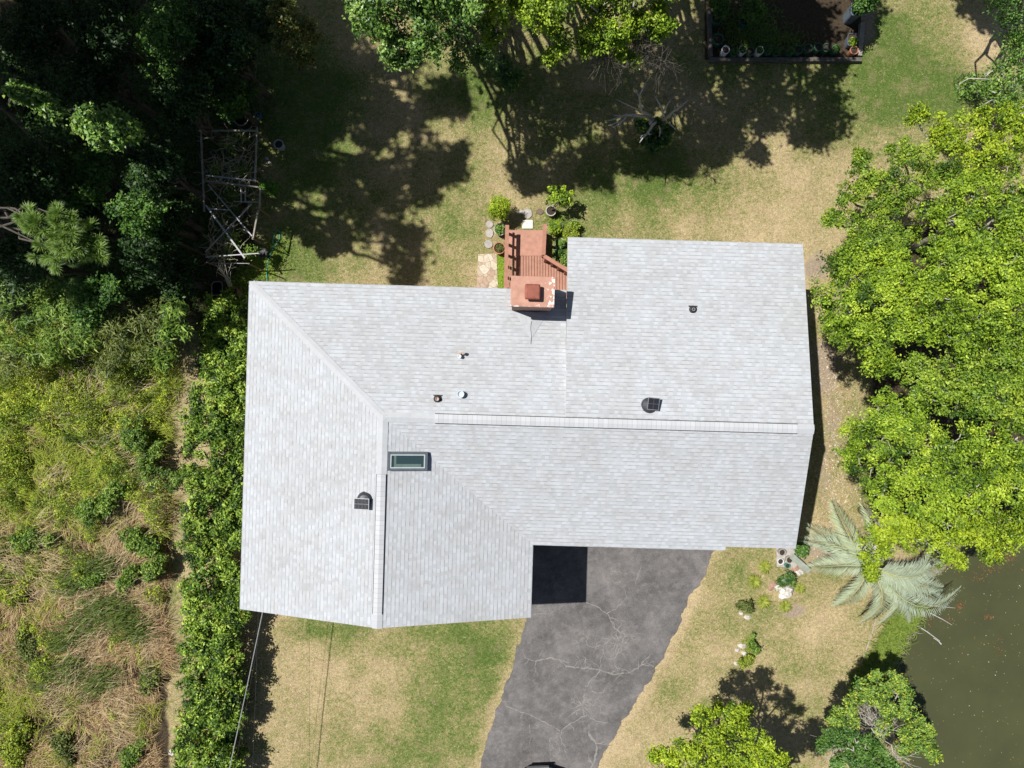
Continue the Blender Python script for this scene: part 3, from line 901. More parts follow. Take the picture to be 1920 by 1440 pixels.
def crown_points(blobs, dens, leaf, clr=.20, per=26, lump=.35, low=-.25, fill=.5):
    """blobs: (x,y,z,rx,ry,rz); returns leaf pos, nrm, tone(per cluster)"""
    P_, N_, T_ = [], [], []
    tips = []
    for (x, y, z, rx, ry, rz) in blobs:
        c = np.array([x, y, z]); r = np.array([rx, ry, rz])
        rm = (rx+ry)/2
        # sub-lobes scattered over the blob
        ns = max(9, int(19*(rm/1.0)**1.6))
        d = unit(rng.normal(size=(ns*2, 3))); d = d[d[:, 2] > low][:ns]
        sub = c+d*r*rng.uniform(.55, .92, (len(d), 1)); sr = rm*rng.uniform(.26, .48, len(d))
        sr = np.minimum(sr, .75)
        for s_, q in zip(sub, sr):
            tips.append(tuple(s_))
            nc = max(3, int(dens*4*math.pi*q*q*.7/(clr*clr*3.1)))
            dd = unit(rng.normal(size=(nc*2, 3))); dd = dd[dd[:, 2] > -.45][:nc]
            cp = s_+dd*q*np.array([1, 1, .72])*rng.uniform(.7, 1.12, (len(dd), 1))
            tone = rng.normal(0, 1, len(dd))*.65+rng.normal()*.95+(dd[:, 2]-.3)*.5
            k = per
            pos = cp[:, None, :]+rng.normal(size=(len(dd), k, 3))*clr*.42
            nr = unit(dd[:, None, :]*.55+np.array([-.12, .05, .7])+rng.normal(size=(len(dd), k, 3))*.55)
            P_.append(pos.reshape(-1, 3)); N_.append(nr.reshape(-1, 3)); T_.append(np.repeat(tone, k))
        # inner foliage, larger leaves hang in the middle of the blob
        ni = int(260*dens*rm*rm*fill)
        if ni:
            q = c+unit(rng.normal(size=(ni, 3)))*r*np.array([.8, .8, .6])*rng.uniform(0, 1, (ni, 1))**.4
            q[:, 2] -= r[2]*.2
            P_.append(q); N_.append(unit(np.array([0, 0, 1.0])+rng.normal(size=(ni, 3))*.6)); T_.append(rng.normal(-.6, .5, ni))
    return np.concatenate(P_), np.concatenate(N_), np.concatenate(T_), tips

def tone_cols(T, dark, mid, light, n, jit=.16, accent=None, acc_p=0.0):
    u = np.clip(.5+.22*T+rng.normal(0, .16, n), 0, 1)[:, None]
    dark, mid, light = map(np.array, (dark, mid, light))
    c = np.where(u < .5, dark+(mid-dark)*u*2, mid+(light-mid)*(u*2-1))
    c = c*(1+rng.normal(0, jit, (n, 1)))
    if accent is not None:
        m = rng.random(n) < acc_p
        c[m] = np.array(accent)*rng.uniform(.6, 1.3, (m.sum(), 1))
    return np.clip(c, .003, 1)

def limb(mb, a, b, r0, r1, wob=.12, n=5, k=6):
    a = np.array(a, float); b = np.array(b, float); L = np.linalg.norm(b-a)
    pts = []
    for i in range(k+1):
        u = i/k; p = a+(b-a)*u
        p[2] += math.sin(u*math.pi)*L*.08
        if 0 < i < k: p += rng.normal(size=3)*wob*L/k
        pts.append(tuple(p))
    mb.tube(pts, [r0+(r1-r0)*i/k for i in range(k+1)], n)
    return pts

PALS = dict(
 lime=((.035,.085,.008), (.215,.345,.022), (.42,.54,.045)),
 limey=((.045,.10,.008), (.27,.385,.018), (.47,.56,.040)),
 grass=((.05,.11,.010), (.18,.30,.026), (.37,.47,.05)),
 mid=((.045,.11,.018), (.14,.27,.045), (.30,.44,.09)),
 green=((.035,.095,.018), (.085,.19,.030), (.17,.30,.060)),
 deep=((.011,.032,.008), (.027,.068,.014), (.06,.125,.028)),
 olive=((.06,.085,.018), (.14,.18,.035), (.26,.29,.07)),
)

def tree(name, label, cat, blobs, base, pal, leaf=.082, dens=1.0, per=34, clr=.20, group=None, tr=.13, mat=None,
         twig=.45, bark=None, accent=None, acc_p=0., asp=.5, trunk_h=None, low=-.25, bare=0):
    """blobs in metres (x,y,z,rx,ry,rz)"""
    t = thing(name, label, cat, (base[0], base[1], 0), group)
    pos, nr, T, tips = crown_points(blobs, dens, leaf, clr, per, low=low)
    n = len(pos); col = tone_cols(T, *PALS[pal], n, accent=accent, acc_p=acc_p)
    size = leaf*rng.uniform(.6, 1.35, n)
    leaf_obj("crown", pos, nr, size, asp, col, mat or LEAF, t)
    tb = MB()
    zc = min(b[2]-b[5]*.4 for b in blobs); zc = max(zc*.45, .3) if trunk_h is None else trunk_h
    cx = np.mean([b[0] for b in blobs]); cy = np.mean([b[1] for b in blobs])
    top = (base[0]+(cx-base[0])*.3, base[1]+(cy-base[1])*.3, zc)
    limb(tb, (base[0], base[1], -.05), top, tr, tr*.75, .05, 8, 4)
    nodes = {}
    for b in blobs:
        pts = limb(tb, top, (b[0], b[1], b[2]-b[5]*.35), tr*.5, tr*.18, .2, 6, 6)
        nodes[b] = pts
    ends = [(b, nodes[b][-1]) for b in blobs]
    for tp in tips:
        if rng.random() > twig: continue
        e = min(ends, key=lambda q: (q[1][0]-tp[0])**2+(q[1][1]-tp[1])**2)[1]
        limb(tb, e, tp, tr*.11+.008, .007, .25, 4, 5)
    tb.build("trunk", bark or BARK, t, smooth=True)
    return t, tips

def BL(lst, rzf=.6):
    """list of (px,py,rpx,z[,aspect]) -> metre blobs, radius measured at height z"""
    out = []
    for q in lst:
        px, py, r, z = q[:4]; a = q[4] if len(q) > 4 else 1.0
        x, y, _ = P(px, py, z); rr = M(r, z)
        out.append((x, y, z, rr*a, rr, rr*rzf))
    return out
def GP(px, py): return P(px, py, 0)

# -------- right-hand canopy
G1 = "bright green trees crowding the east side of the house"
tree("broadleaf_tree", "yellow green tree in the upper right with a thin separate sprig over the lawn", "tree",
     BL([(1870,235,42,5.2),(1815,250,36,5.2),(1760,238,24,5),(1718,214,20,4.8),(1790,290,34,5.2),(1850,300,42,5.4),(1910,270,48,5.6),(1960,240,50,5.6),(1760,262,20,4.9),(1905,215,36,5.6)]), (15.6,5.8), 'limey', group=G1, bark=PALE_BARK, clr=.17)
tree("broadleaf_tree", "green tree with a ragged left edge over the dry lawn northeast of the house", "tree",
     BL([(1700,330,46,4.6),(1650,345,38,4.4),(1610,335,30,4.3),(1745,310,40,4.8),(1690,290,26,4.6),(1590,362,24,4.1),(1620,300,22,4.2),(1780,350,40,4.8),(1640,385,26,4.2),(1680,385,30,4.3)]), (13.4,5.0), 'grass', group=G1, bark=PALE_BARK, clr=.17)
tree("broadleaf_tree", "pale lime tree crown at the right edge, level with the top of the roof", "tree",
     BL([(1830,375,48,6.0),(1880,350,44,6),(1780,410,44,5.8),(1860,440,50,6.2),(1920,420,50,6.4),(1740,400,30,5.4),(1800,460,40,6),(1975,380,60,6.2)]), (14.6,5.0), 'lime', group=G1, bark=PALE_BARK, clr=.17)
tree("broadleaf_tree", "small leafy tree with a spray hanging just off the roof's top right corner", "tree",
     BL([(1590,425,24,3.8),(1625,435,28,4),(1660,430,30,4.2),(1690,450,30,4.4),(1605,455,22,3.6),(1560,408,14,3.6),(1640,465,26,3.8)]), (12.6,3.8), 'grass', group=G1, bark=PALE_BARK, clr=.16)
tree("broadleaf_tree", "big rounded green crown almost touching the house's east gable", "tree",
     BL([(1600,520,50,5.6),(1660,500,50,5.8),(1560,545,34,5.2),(1590,590,50,5.4),(1650,570,54,6),(1700,530,50,6.2),(1560,610,28,5),(1640,640,46,5.6),(1690,610,46,6),(1610,640,34,5.0),(1650,680,34,5.2),(1545,575,24,4.8)]), (12.2,2.8), 'lime', group=G1, bark=PALE_BARK, clr=.17, dens=1.1, tr=.15)
tree("broadleaf_tree", "large bright crown at the right edge beside the east gable, above the dark gap", "tree",
     BL([(1760,490,50,6.6),(1820,520,56,7),(1890,500,56,7),(1760,560,52,6.8),(1830,600,56,7.2),(1900,590,60,7.2),(1960,540,60,7),(1770,640,44,6.6),(1730,600,40,6.4)]), (14.5,2.6), 'lime', group=G1, bark=PALE_BARK, clr=.18, tr=.16)
tree("broadleaf_tree", "dense green crown at the far right, middle height of the photo", "tree",
     BL([(1850,680,54,6.8),(1910,670,56,7),(1790,710,46,6.4),(1720,690,40,5.8),(1740,740,40,6),(1860,740,50,6.8),(1930,750,60,7),(1800,760,40,6.4)]), (15,.2), 'grass', group=G1, bark=PALE_BARK, clr=.17, tr=.15)
tree("broadleaf_tree", "wide green crown with a lobed left edge, level with the ridge end of the roof", "tree",
     BL([(1690,770,44,5.8),(1650,760,32,5.2),(1610,800,34,5.2),(1660,820,42,5.6),(1720,830,46,6),(1595,850,26,4.9),(1640,880,40,5.4),(1700,890,44,5.8),(1600,810,24,5),(1660,925,34,5.2)]), (12.4,-2.2), 'lime', group=G1, bark=PALE_BARK, clr=.17, tr=.15)
tree("broadleaf_tree", "broad yellow green crown at the right edge north of the pond", "tree",
     BL([(1790,830,48,6.4),(1850,850,52,6.6),(1910,830,54,6.8),(1770,900,46,6.2),(1830,920,50,6.4),(1900,910,54,6.6),(1970,880,60,6.6),(1740,950,40,5.8)]), (14.8,-3.4), 'lime', group=G1, bark=PALE_BARK, clr=.17, tr=.15)
tree("broadleaf_tree", "lime green tree hanging over the palm's fronds and the pond's north shore", "tree",
     BL([(1650,985,42,4.6),(1690,965,40,4.8),(1730,985,40,5),(1780,985,42,5.2),(1640,1030,26,4.2),(1630,1055,14,4),(1635,1075,10,3.8),(1700,1000,30,4.8),(1770,1030,28,5),(1790,1050,16,4.6)]), (12.8,-4.6), 'limey', group=G1, bark=PALE_BARK, clr=.16, tr=.16)
tree("broadleaf_tree", "lime green tree at the right edge drooping over the top of the pond", "tree",
     BL([(1830,985,40,5.4),(1880,975,44,5.6),(1850,1020,28,5),(1862,1042,16,4.8),(1910,1000,30,5.4),(1960,970,50,5.6),(1820,1010,24,5)]), (15.6,-4.4), 'limey', group=G1, bark=PALE_BARK, clr=.16, tr=.16)
# shaded far-right tree with bare grey branches in the upper right
t, tips = tree("sparse_tree", "dark leaved tree with bare silver branches poking left over the green lawn", "tree",
     BL([(1880,130,34,4.2),(1850,155,26,4.0),(1810,160,18,3.6),(1900,180,34,4.2),(1915,110,30,4.4),(1890,210,24,4),(1870,180,26,4),(1900,150,34,4.3),(1925,190,40,4.6),(1900,80,26,4.2)]), (17.5,8.6), 'mid', per=20, dens=.8, bark=PALE_BARK)
b = MB()
for pts in ([(1945,148),(1893,147),(1850,149),(1836,150)],[(1940,140),(1910,155),(1880,172),(1862,182),(1840,193)],[(1888,147),(1875,135),(1855,128)],[(1866,176),(1856,170)],[(1905,146),(1898,170)],
            [(1850,150),(1815,147),(1800,158),(1798,175)],[(1862,132),(1846,140),(1850,158)],[(1856,136),(1842,148)],[(1920,95),(1900,92),(1896,100)],[(1845,196),(1858,186),(1875,190)]):
    L = [P(x+random.uniform(-2,2), y+random.uniform(-2,2), 4.4-i*.15) for i, (x, y) in enumerate(pts)]
    b.tube(L, [.020-.012*i/len(L) for i in range(len(L))], 5)
b.build("bare_branch", PALE_BARK, t, smooth=True)
tree("broadleaf_tree", "shadowy tree at the top right corner of the garden beside the dirt strip", "tree",
     BL([(1880,10,30,4.6),(1910,50,30,4.6),(1860,-20,40,5),(1920,-10,50,5.4),(1915,75,20,4)]), (18,15), 'green', per=18, dens=.8)

# -------- top middle trees
G2 = "trees along the north edge of the lawn"
t1, _ = tree("broadleaf_tree", "glossy mid green tree at the top, left of the others, with a drooping left tip", "tree",
     BL([(700,40,34,8),(740,20,40,8.2),(790,30,44,8.4),(720,75,24,7.6),(755,85,28,7.6),(800,80,30,7.8),(685,15,26,8),(840,10,44,8.4),(775,110,14,7.2),(738,112,12,7.2),(710,-40,60,8.6),(800,-50,70,9),(880,-30,60,8.8)]),
     (-4.5,17.5), 'mid', leaf=.10, mat=GLOSSY_LEAF, group=G2, clr=.19, tr=.16)
tree("broadleaf_tree", "dark green tree in shade between the glossy tree and the bare twigged ones", "tree",
     BL([(850,90,34,5.0),(880,55,44,5.2),(820,70,34,5),(900,105,22,4.6),(895,20,50,5.4),(860,118,18,4.6)]), (-1.2,15.4), 'green', leaf=.10, mat=GLOSSY_LEAF, group=G2, dens=.7, per=18)
t3, _ = tree("broadleaf_tree", "light green tree top with dead twigs hanging beneath, right of the glossy tree", "tree",
     BL([(915,40,30,7.2),(925,70,18,6.8),(1010,25,36,7.4),(1040,50,30,7.2),(985,10,28,7.4),(1050,85,20,6.6),(1035,105,10,6.2),(930,-20,50,7.8),(1030,-30,70,8),(960,-70,60,8.2)]),
     (.8,17.5), 'lime', group=G2, clr=.18, tr=.15, bark=PALE_BARK)
t4, _ = tree("broadleaf_tree", "yellow green tree with many bare pale twigs, above the dead stump", "tree",
     BL([(1105,60,22,7),(1120,30,24,7.2),(1155,40,28,7.4),(1165,75,18,6.8),(1095,85,16,6.6),(1130,70,22,6.8),(1250,45,18,7),(1205,40,16,7),(1185,60,12,6.8),(1235,30,24,7.2),(1230,60,14,6.8),(1185,118,14,6.2),(1160,100,14,6.4),(1150,-10,40,7.6),(1220,-20,44,7.8),(1120,-60,60,8),(1200,-70,60,8)]),
     (4.3,18), 'lime', group=G2, clr=.17, tr=.15, bark=PALE_BARK)
def bare_twigs(parent, starts, z, mat, rad=.03, spread=1.0):
    b = MB()
    for (x0, y0, x1, y1) in starts:
        a = P(x0, y0, z); c = P(x1, y1, z-1.0)
        pts = limb(b, a, c, rad, rad*.45, .3, 5, 7)
        for p in pts[2:]:
            for _ in range(3):
                dv = np.array(c)-np.array(a); dv = dv/np.linalg.norm(dv)
                e = np.array(p)+(dv*.5+rng.normal(size=3)*np.array([.55, .55, .3])*spread)*rng.uniform(.25, .7)
                q = limb(b, p, e, rad*.26, .004, .35, 4, 4)
                for __ in range(2):
                    e2 = e+(dv*.4+rng.normal(size=3)*.5)*.25
                    limb(b, q[2], e2, .007, .004, .2, 3, 2)
    b.build("bare_branch", mat, parent)
bare_twigs(t4, [(1196,4,1172,70),(1198,15,1200,90),(1215,40,1208,98),(1208,84,1236,110),(1200,60,1192,80),(1236,108,1240,130),(1145,80,1120,118),(1150,90,1135,115),(1175,115,1160,140),(1110,70,1112,100),(1130,20,1128,80),(1210,90,1224,124)], 7.0, BARK, .022)
bare_twigs(t3, [(945,10,935,44),(960,20,950,70),(1000,50,1005,70),(1055,50,1066,62),(885,0,900,20),(930,70,940,96)], 7.0, BARK, .02)
# unseen crowns just beyond the frame whose shade falls on the lawn
def shade_tree(name, label, shadows, z, base, pal='green', leaf=.22, rzf=.5, dens=.8, per=16, group="tall trees beyond the frame"):
    bl = []
    for (sx, sy, r) in shadows:
        X, Y, _ = P(sx, sy, 0)
        zz = z+random.uniform(-.6, .6)
        bl.append((X-.5*zz, Y+.2*zz, zz, r/51.2, r/51.2, r/51.2*rzf))
    return tree(name, label, "tree", bl, base, pal, leaf=leaf, dens=dens, per=per, clr=.34, group=group, tr=.3, twig=.15, asp=.7)
shade_tree("broadleaf_tree", "tree at the top behind the light green tree, casting the round lawn shadow", [(960,190,34),(1010,200,44),(1100,200,50),(1060,190,60),(1000,150,40),(1090,150,50),(930,120,40)], 8.6, (-1,17), dens=.9, leaf=.16, per=18)
shade_tree("broadleaf_tree", "tree at the top right of centre casting shade around the dead stump", [(1180,190,50),(1250,170,50),(1320,190,40),(1150,130,60),(1240,110,60),(1330,120,60),(1340,240,40),(1380,200,30)], 9.0, (4.5,18.5), dens=.8, leaf=.16, per=18)
shade_tree("broadleaf_tree", "tree beyond the top edge casting shade over the garden bed", [(1400,150,54),(1450,100,60),(1400,60,60),(1545,45,34),(1500,60,40),(1460,190,34),(1520,200,50),(1560,235,32),(1550,165,42),(1490,90,36),(1500,10,40),(1400,210,40),(1440,230,24),(1380,260,18),(1560,120,24),(1500,250,20),(1620,0,36),(1350,20,60),(1430,30,50),(1535,265,14),(1420,290,16)], 8.8, (9.5,18), dens=.8, leaf=.16, per=18)
shade_tree("broadleaf_tree", "tree off the top right corner shading the corner of the lawn", [(1880,20,50),(1850,40,20),(1900,90,30),(1860,0,60),(1820,10,20)], 8.6, (14,17), dens=.9, leaf=.16, per=18)
# very tall trees west of the frame, whose shade covers the forest floor and the left lawn
shade_tree("tall_tree", "tall tree off the left side shading the west lawn", [(590,140,44),(640,190,42),(600,250,36),(700,180,36),(760,220,34),(820,180,42),(860,200,24),(700,260,38),(680,120,44),(560,330,40),(850,160,22),(760,140,34)], 14.5, (-15.5,11.5), dens=.55)
shade_tree("tall_tree", "tall tree off the left side shading the lawn beside the trellis", [(700,390,56),(750,460,46),(650,380,44),(780,300,46),(840,290,34),(720,340,30),(760,510,30),(620,320,30),(790,350,34),(850,330,20),(670,310,20),(580,240,50),(640,440,18),(560,420,26)], 15, (-16.5,8.5), dens=.55)
shade_tree("tall_tree", "tall tree beyond the upper left corner", [(100,40,90),(220,60,90),(350,60,80),(440,80,70),(160,160,90),(300,160,70),(420,170,60),(520,90,60),(500,20,70),(560,40,60),(600,30,50),(640,40,40),(620,90,40),(540,10,60)], 15, (-17,15), dens=1.5)
shade_tree("tall_tree", "tall tree west of the frame, level with the trellis", [(60,260,100),(40,380,90),(310,200,50),(310,380,60),(330,300,50),(380,260,50),(420,330,40),(180,360,60),(260,430,50),(390,420,40),(300,480,50),(150,290,50)], 15, (-18,10), dens=1.5)
shade_tree("tall_tree", "tall tree west of the frame, above the thicket", [(40,500,80),(60,570,50),(220,500,60),(340,540,46),(360,480,50),(355,610,30),(300,560,30),(180,540,40),(440,300,40),(20,130,80),(420,420,20)], 14, (-17.5,6), dens=.7)

# -------- the dark forest on the left
G3 = "trees of the shaded wood on the left"
random.seed(21)
wood = [
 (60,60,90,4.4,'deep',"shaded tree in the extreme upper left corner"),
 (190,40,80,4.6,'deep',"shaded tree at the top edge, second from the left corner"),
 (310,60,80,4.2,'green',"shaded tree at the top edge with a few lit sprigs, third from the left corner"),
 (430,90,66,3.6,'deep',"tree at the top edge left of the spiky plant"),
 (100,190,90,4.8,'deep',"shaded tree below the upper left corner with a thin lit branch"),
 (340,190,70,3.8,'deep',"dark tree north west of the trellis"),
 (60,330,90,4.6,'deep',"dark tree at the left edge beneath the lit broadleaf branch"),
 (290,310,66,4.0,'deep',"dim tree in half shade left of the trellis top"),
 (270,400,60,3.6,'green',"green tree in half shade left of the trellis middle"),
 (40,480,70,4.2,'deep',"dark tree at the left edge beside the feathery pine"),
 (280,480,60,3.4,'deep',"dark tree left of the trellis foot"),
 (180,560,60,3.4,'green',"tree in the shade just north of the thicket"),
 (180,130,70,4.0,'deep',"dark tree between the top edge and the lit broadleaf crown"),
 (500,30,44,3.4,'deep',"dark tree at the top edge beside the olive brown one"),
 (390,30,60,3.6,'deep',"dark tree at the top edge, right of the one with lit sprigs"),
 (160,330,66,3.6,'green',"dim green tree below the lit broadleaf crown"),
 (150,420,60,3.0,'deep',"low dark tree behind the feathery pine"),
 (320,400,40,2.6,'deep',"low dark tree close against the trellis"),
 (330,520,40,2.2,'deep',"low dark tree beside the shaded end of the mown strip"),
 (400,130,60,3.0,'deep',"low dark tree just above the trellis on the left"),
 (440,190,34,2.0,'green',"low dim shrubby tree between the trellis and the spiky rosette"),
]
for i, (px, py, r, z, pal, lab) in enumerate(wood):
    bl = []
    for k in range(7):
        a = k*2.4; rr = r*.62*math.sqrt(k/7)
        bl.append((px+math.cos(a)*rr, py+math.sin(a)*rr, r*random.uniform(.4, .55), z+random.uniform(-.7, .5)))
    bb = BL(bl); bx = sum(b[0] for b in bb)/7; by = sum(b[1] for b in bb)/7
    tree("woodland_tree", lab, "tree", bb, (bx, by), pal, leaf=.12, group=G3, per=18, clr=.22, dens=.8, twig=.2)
tree("woodland_tree", "lit pale green broadleaf crown standing out of the dark wood", "tree",
     BL([(170,222,20,7.6),(205,225,24,7.8),(228,245,22,7.6),(190,250,22,7.6),(215,262,16,7.4),(250,250,14,7.2),(160,235,12,7.4)]), P(215,260,0)[:2], 'mid', leaf=.12, mat=GLOSSY_LEAF, group=G3)
tree("woodland_tree", "narrow sunlit leafy branch left of the pale broadleaf crown", "tree",
     BL([(32,168,9,7.4),(50,178,10,7.4),(70,188,10,7.3),(90,202,9,7.2),(102,210,7,7.1)]), P(80,220,0)[:2], 'mid', leaf=.12, group=G3, mat=GLOSSY_LEAF)
tree("woodland_tree", "olive brown leaved tree at the top between the wood and the lawn", "tree",
     BL([(545,45,34,4.4),(560,80,26,4.2),(535,75,20,4.0),(570,110,16,3.8),(530,20,30,4.4),(580,60,16,4)]), P(550,60)[:2], 'olive', leaf=.09, accent=(.20,.13,.03), acc_p=.15, group=G3)

# long needled pine: tufts of radiating needles
def needle_tree(name, label, tufts, base, cols, needle=.24, nn=120, group=None):
    t = thing(name, label, "tree", (base[0], base[1], 0), group)
    V = []; C = []
    tb = MB(); tops = []
    for (px, py, r, z) in tufts:
        c = np.array(P(px, py, z)); rr = M(r, z)
        m = max(8, int(34*(rr/.5)**1.5))
        for _ in range(m):
            q = c+rng.normal(size=3)*rr*np.array([.75, .6, .3])
            d0 = unit((q-c)+np.array([-.15, .05, .45])*rr)
            d = unit(d0[None]*.9+rng.normal(size=(nn, 3))*.55)
            L = needle*rng.uniform(.6, 1.2, nn)[:, None]
            s = unit(np.cross(d, np.array([0, 0, 1.0])))*.007
            a = q+d*.03; e = q+d*L-np.array([0, 0, .25])*L*L; mid = q+d*L*.55
            quad = np.stack([a-s*.6, mid-s, e, mid+s], 1)
            V.append(quad.reshape(-1, 3))
            u = rng.random((nn, 1)); cc = np.array(cols[0])+(np.array(cols[1])-np.array(cols[0]))*u
            C.append(np.repeat(cc, 4, 0))
        tops.append(tuple(c))
    V = np.concatenate(V); C = np.concatenate(C)
    np_mesh("needle_crown", V, 4, np.arange(len(V)), LEAF, t, C)
    zt = min(q[3] for q in tufts)*.6
    limb(tb, (base[0], base[1], -.05), (base[0], base[1], zt), .13, .09, .05, 7, 4)
    for q in tops: limb(tb, (base[0], base[1], zt), q, .05, .015, .15, 5, 5)
    tb.build("trunk", BARK, t)
needle_tree("pine_tree", "feathery long needled pine with sunlit yellow green tufts in the dark wood",
    [(45,405,14,7.4),(75,420,16,7.6),(120,410,20,7.6),(105,440,24,7.6),(140,455,22,7.4),(95,470,20,7.2),(165,440,16,7.2),(180,465,16,7),(150,475,12,7)], P(110,440)[:2], ((.06,.14,.025),(.26,.38,.07)))

# bamboo-like thicket
def thicket(name, label, blobs, cols, leaf=.20, per=16, group=None, asp=.2):
    bb = BL(blobs)
    base = (bb[0][0], bb[0][1])
    t = thing(name, label, "shrub", (base[0], base[1], 0), group)
    pos, nr, T, tips = crown_points(bb, 1.0, leaf, .22, per)
    n = len(pos); col = tone_cols(T, *cols, n)
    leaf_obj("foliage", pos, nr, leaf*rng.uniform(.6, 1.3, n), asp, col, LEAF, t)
    tb = MB()
    for tp in tips[::3]:
        limb(tb, (base[0], base[1], 0), tp, .022, .008, .1, 4, 4)
    tb.build("stem", BARK, t)
    return t
G4 = "thicket of narrow leaved shrubs south of the wood"
TC = ((.04,.09,.016), (.14,.25,.035), (.32,.43,.08)); TD = ((.055,.08,.02), (.13,.17,.04), (.25,.29,.08)); TY = ((.09,.14,.02), (.25,.33,.03), (.46,.50,.06))
thicket("thicket_shrub", "narrow leaved green shrub at the left edge under the dark wood", [(30,570,44,2.6),(70,600,40,2.6),(20,630,40,2.4),(60,555,30,2.8),(100,560,30,2.6)], TC, group=G4)
thicket("thicket_shrub", "bright bamboo like shrub in the middle of the thicket", [(140,590,40,2.8),(110,630,36,2.4),(170,630,36,2.6),(130,560,26,3),(80,660,30,2.2)], TC, group=G4)
thicket("thicket_shrub", "olive shrub with drooping leaves near the mown strip", [(230,600,46,2.8),(280,620,42,2.6),(240,650,36,2.4),(300,590,30,2.6),(200,640,30,2.4)], TD, group=G4)
thicket("thicket_shrub", "shrub with a pale leafed sprig reaching over the mown strip", [(322,590,14,3.0),(335,582,9,3.1),(318,620,16,2.8),(345,622,8,2.7),(310,670,20,2.2),(290,660,20,2.2)], TC, group=G4, leaf=.26)
thicket("thicket_shrub", "dark shrub at the lower left corner of the thicket", [(50,665,34,1.6),(20,690,30,1.4),(200,685,24,1.4)], TD, group=G4)

# shrubs in the rough field
G5 = "shrubs scattered through the rough field on the left"
def shrub(px, py, r, h, pal, label, name="shrub", leaf=.09, group=None, asp=.5, dens=1.0, mat=None, accent=None, acc_p=0., per=20, clr=.15, n=11):
    bl = []
    ax_ = random.uniform(0, 3.14); el = 1.15 if (group == G5 or r < 15) else .5
    for k in range(n):
        a = k*2.4+px; rr = r*.45*math.sqrt(k/n); q_ = random.uniform(-el, el)*r
        bl.append((px+math.cos(a)*rr+math.cos(ax_)*q_, py+math.sin(a)*rr+math.sin(ax_)*q_, r*random.uniform(.22, .55), h*random.uniform(.5, .95)))
    bb = BL(bl, .8)
    bb = [(x, y, max(z-.0, .12), rx, ry, min(rz, h*.5)) for x, y, z, rx, ry, rz in bb]
    base = P(px, py, 0)
    t = thing(name, label, "shrub", (base[0], base[1], 0), group)
    pos, nr, T, tips = crown_points(bb, dens*.7, leaf, clr, per, fill=.15)
    pos[:, 2] = np.maximum(pos[:, 2], .03)
    m = len(pos); cols = PALS[pal] if isinstance(pal, str) else pal
    col = tone_cols(T, *cols, m, accent=accent, acc_p=acc_p)
    leaf_obj("foliage", pos, nr, leaf*rng.uniform(.6, 1.3, m), asp, col, mat or LEAF, t)
    tb = MB()
    for tp in tips[::2]: limb(tb, (base[0], base[1], 0), tp, .015, .005, .15, 4, 3)
    tb.build("stem", BARK, t)
    return t
shrub(210,795,32,.45,TY,"yellow green shrub in the upper middle of the rough field",group=G5)
shrub(283,860,50,1.2,TC,"largest round green shrub beside the mown strip",group=G5)
shrub(195,940,34,.9,TC,"green shrub south west of the large round one",group=G5)
shrub(40,760,24,.35,TY,"yellowish shrub near the left edge, below the thicket",group=G5)
shrub(115,800,20,.3,TY,"low yellowish shrub in the upper left part of the rough field",group=G5)
shrub(150,722,24,.4,TY,"low shrub at the foot of the thicket in sunlight",group=G5)
shrub(240,708,24,.4,TY,"sunlit low shrub at the foot of the thicket near the mown strip",group=G5)
shrub(20,850,24,.35,TY,"yellow green shrub at the left edge halfway down the photo",group=G5)
shrub(270,1020,30,.8,TC,"green shrub beside the mown strip, above the feathery ones",group=G5)
shrub(290,1065,20,.8,TC,"small green shrub touching the mown strip",group=G5)
shrub(60,1010,28,.5,TC,"dark shrub at the left edge near the dry stalks",group=G5)
shrub(36,1105,24,.35,TY,"olive shrub at the left edge in dry grass",group=G5)
shrub(240,1085,16,.6,TC,"tiny green shrub right of the first feathery clump",group=G5)
shrub(175,1085,16,.6,TC,"tiny green shrub among the feathery clumps",group=G5)
shrub(30,1390,36,.4,TY,"yellowish shrub in the lower left corner",group=G5)
shrub(120,1395,22,.4,TD,"dull shrub at the bottom edge of the rough field",group=G5)
shrub(250,1410,22,.35,TC,"green shrub at the bottom edge beside the mown strip",group=G5)
shrub(285,1270,20,.35,TD,"low dull shrub beside the mown strip in the lower part",group=G5)
shrub(50,1205,22,.35,TD,"dull green shrub in the tan grass, lower left",group=G5)
def feather(tufts, base, label):
    t = thing("feathery_shrub", label, "shrub", (*P(*base)[:2], 0), "feathery dark green clumps in the rough field")
    V = []; C = []
    for (px, py, r) in tufts:
        c = np.array(P(px, py, .4)); rr = M(r)
        nn = int(420*(rr/.6)**2)
        q = c+rng.normal(size=(nn, 3))*rr*np.array([.62, .42, .25])
        d = unit(np.array([-.85, -.25, .35])+rng.normal(size=(nn, 3))*.35); L = rng.uniform(.15, .36, nn)[:, None]
        s = unit(np.cross(d, np.array([0, 0, 1.0])))*.014
        V.append(np.stack([q-s, q+d*L*.5-s, q+d*L, q+s], 1).reshape(-1, 3))
        u = rng.random((nn, 1)); C.append(np.repeat(np.array((.05,.085,.012))+(np.array((.15,.20,.03))-np.array((.05,.085,.012)))*u, 4, 0))
    V = np.concatenate(V); V[:, 2] = np.maximum(V[:, 2], .02)
    np_mesh("foliage", V, 4, np.arange(len(V)), LEAF, t, np.concatenate(C))
    tb = MB()
    for (px, py, r) in tufts: limb(tb, P(base[0], base[1], .02), P(px, py, .5), .02, .008, .1, 4, 4)
    tb.build("stem", BARK, t)
feather([(145,1088,26),(170,1060,26),(205,1055,20),(125,1100,18)], (180,1080), "upper feathery dark green clump in the dry grass")
feather([(190,1140,36),(230,1145,34),(160,1170,28),(130,1195,24),(245,1170,26),(110,1210,16),(262,1190,20)], (210,1160), "largest feathery dark green clump, in the middle of the dry grass")
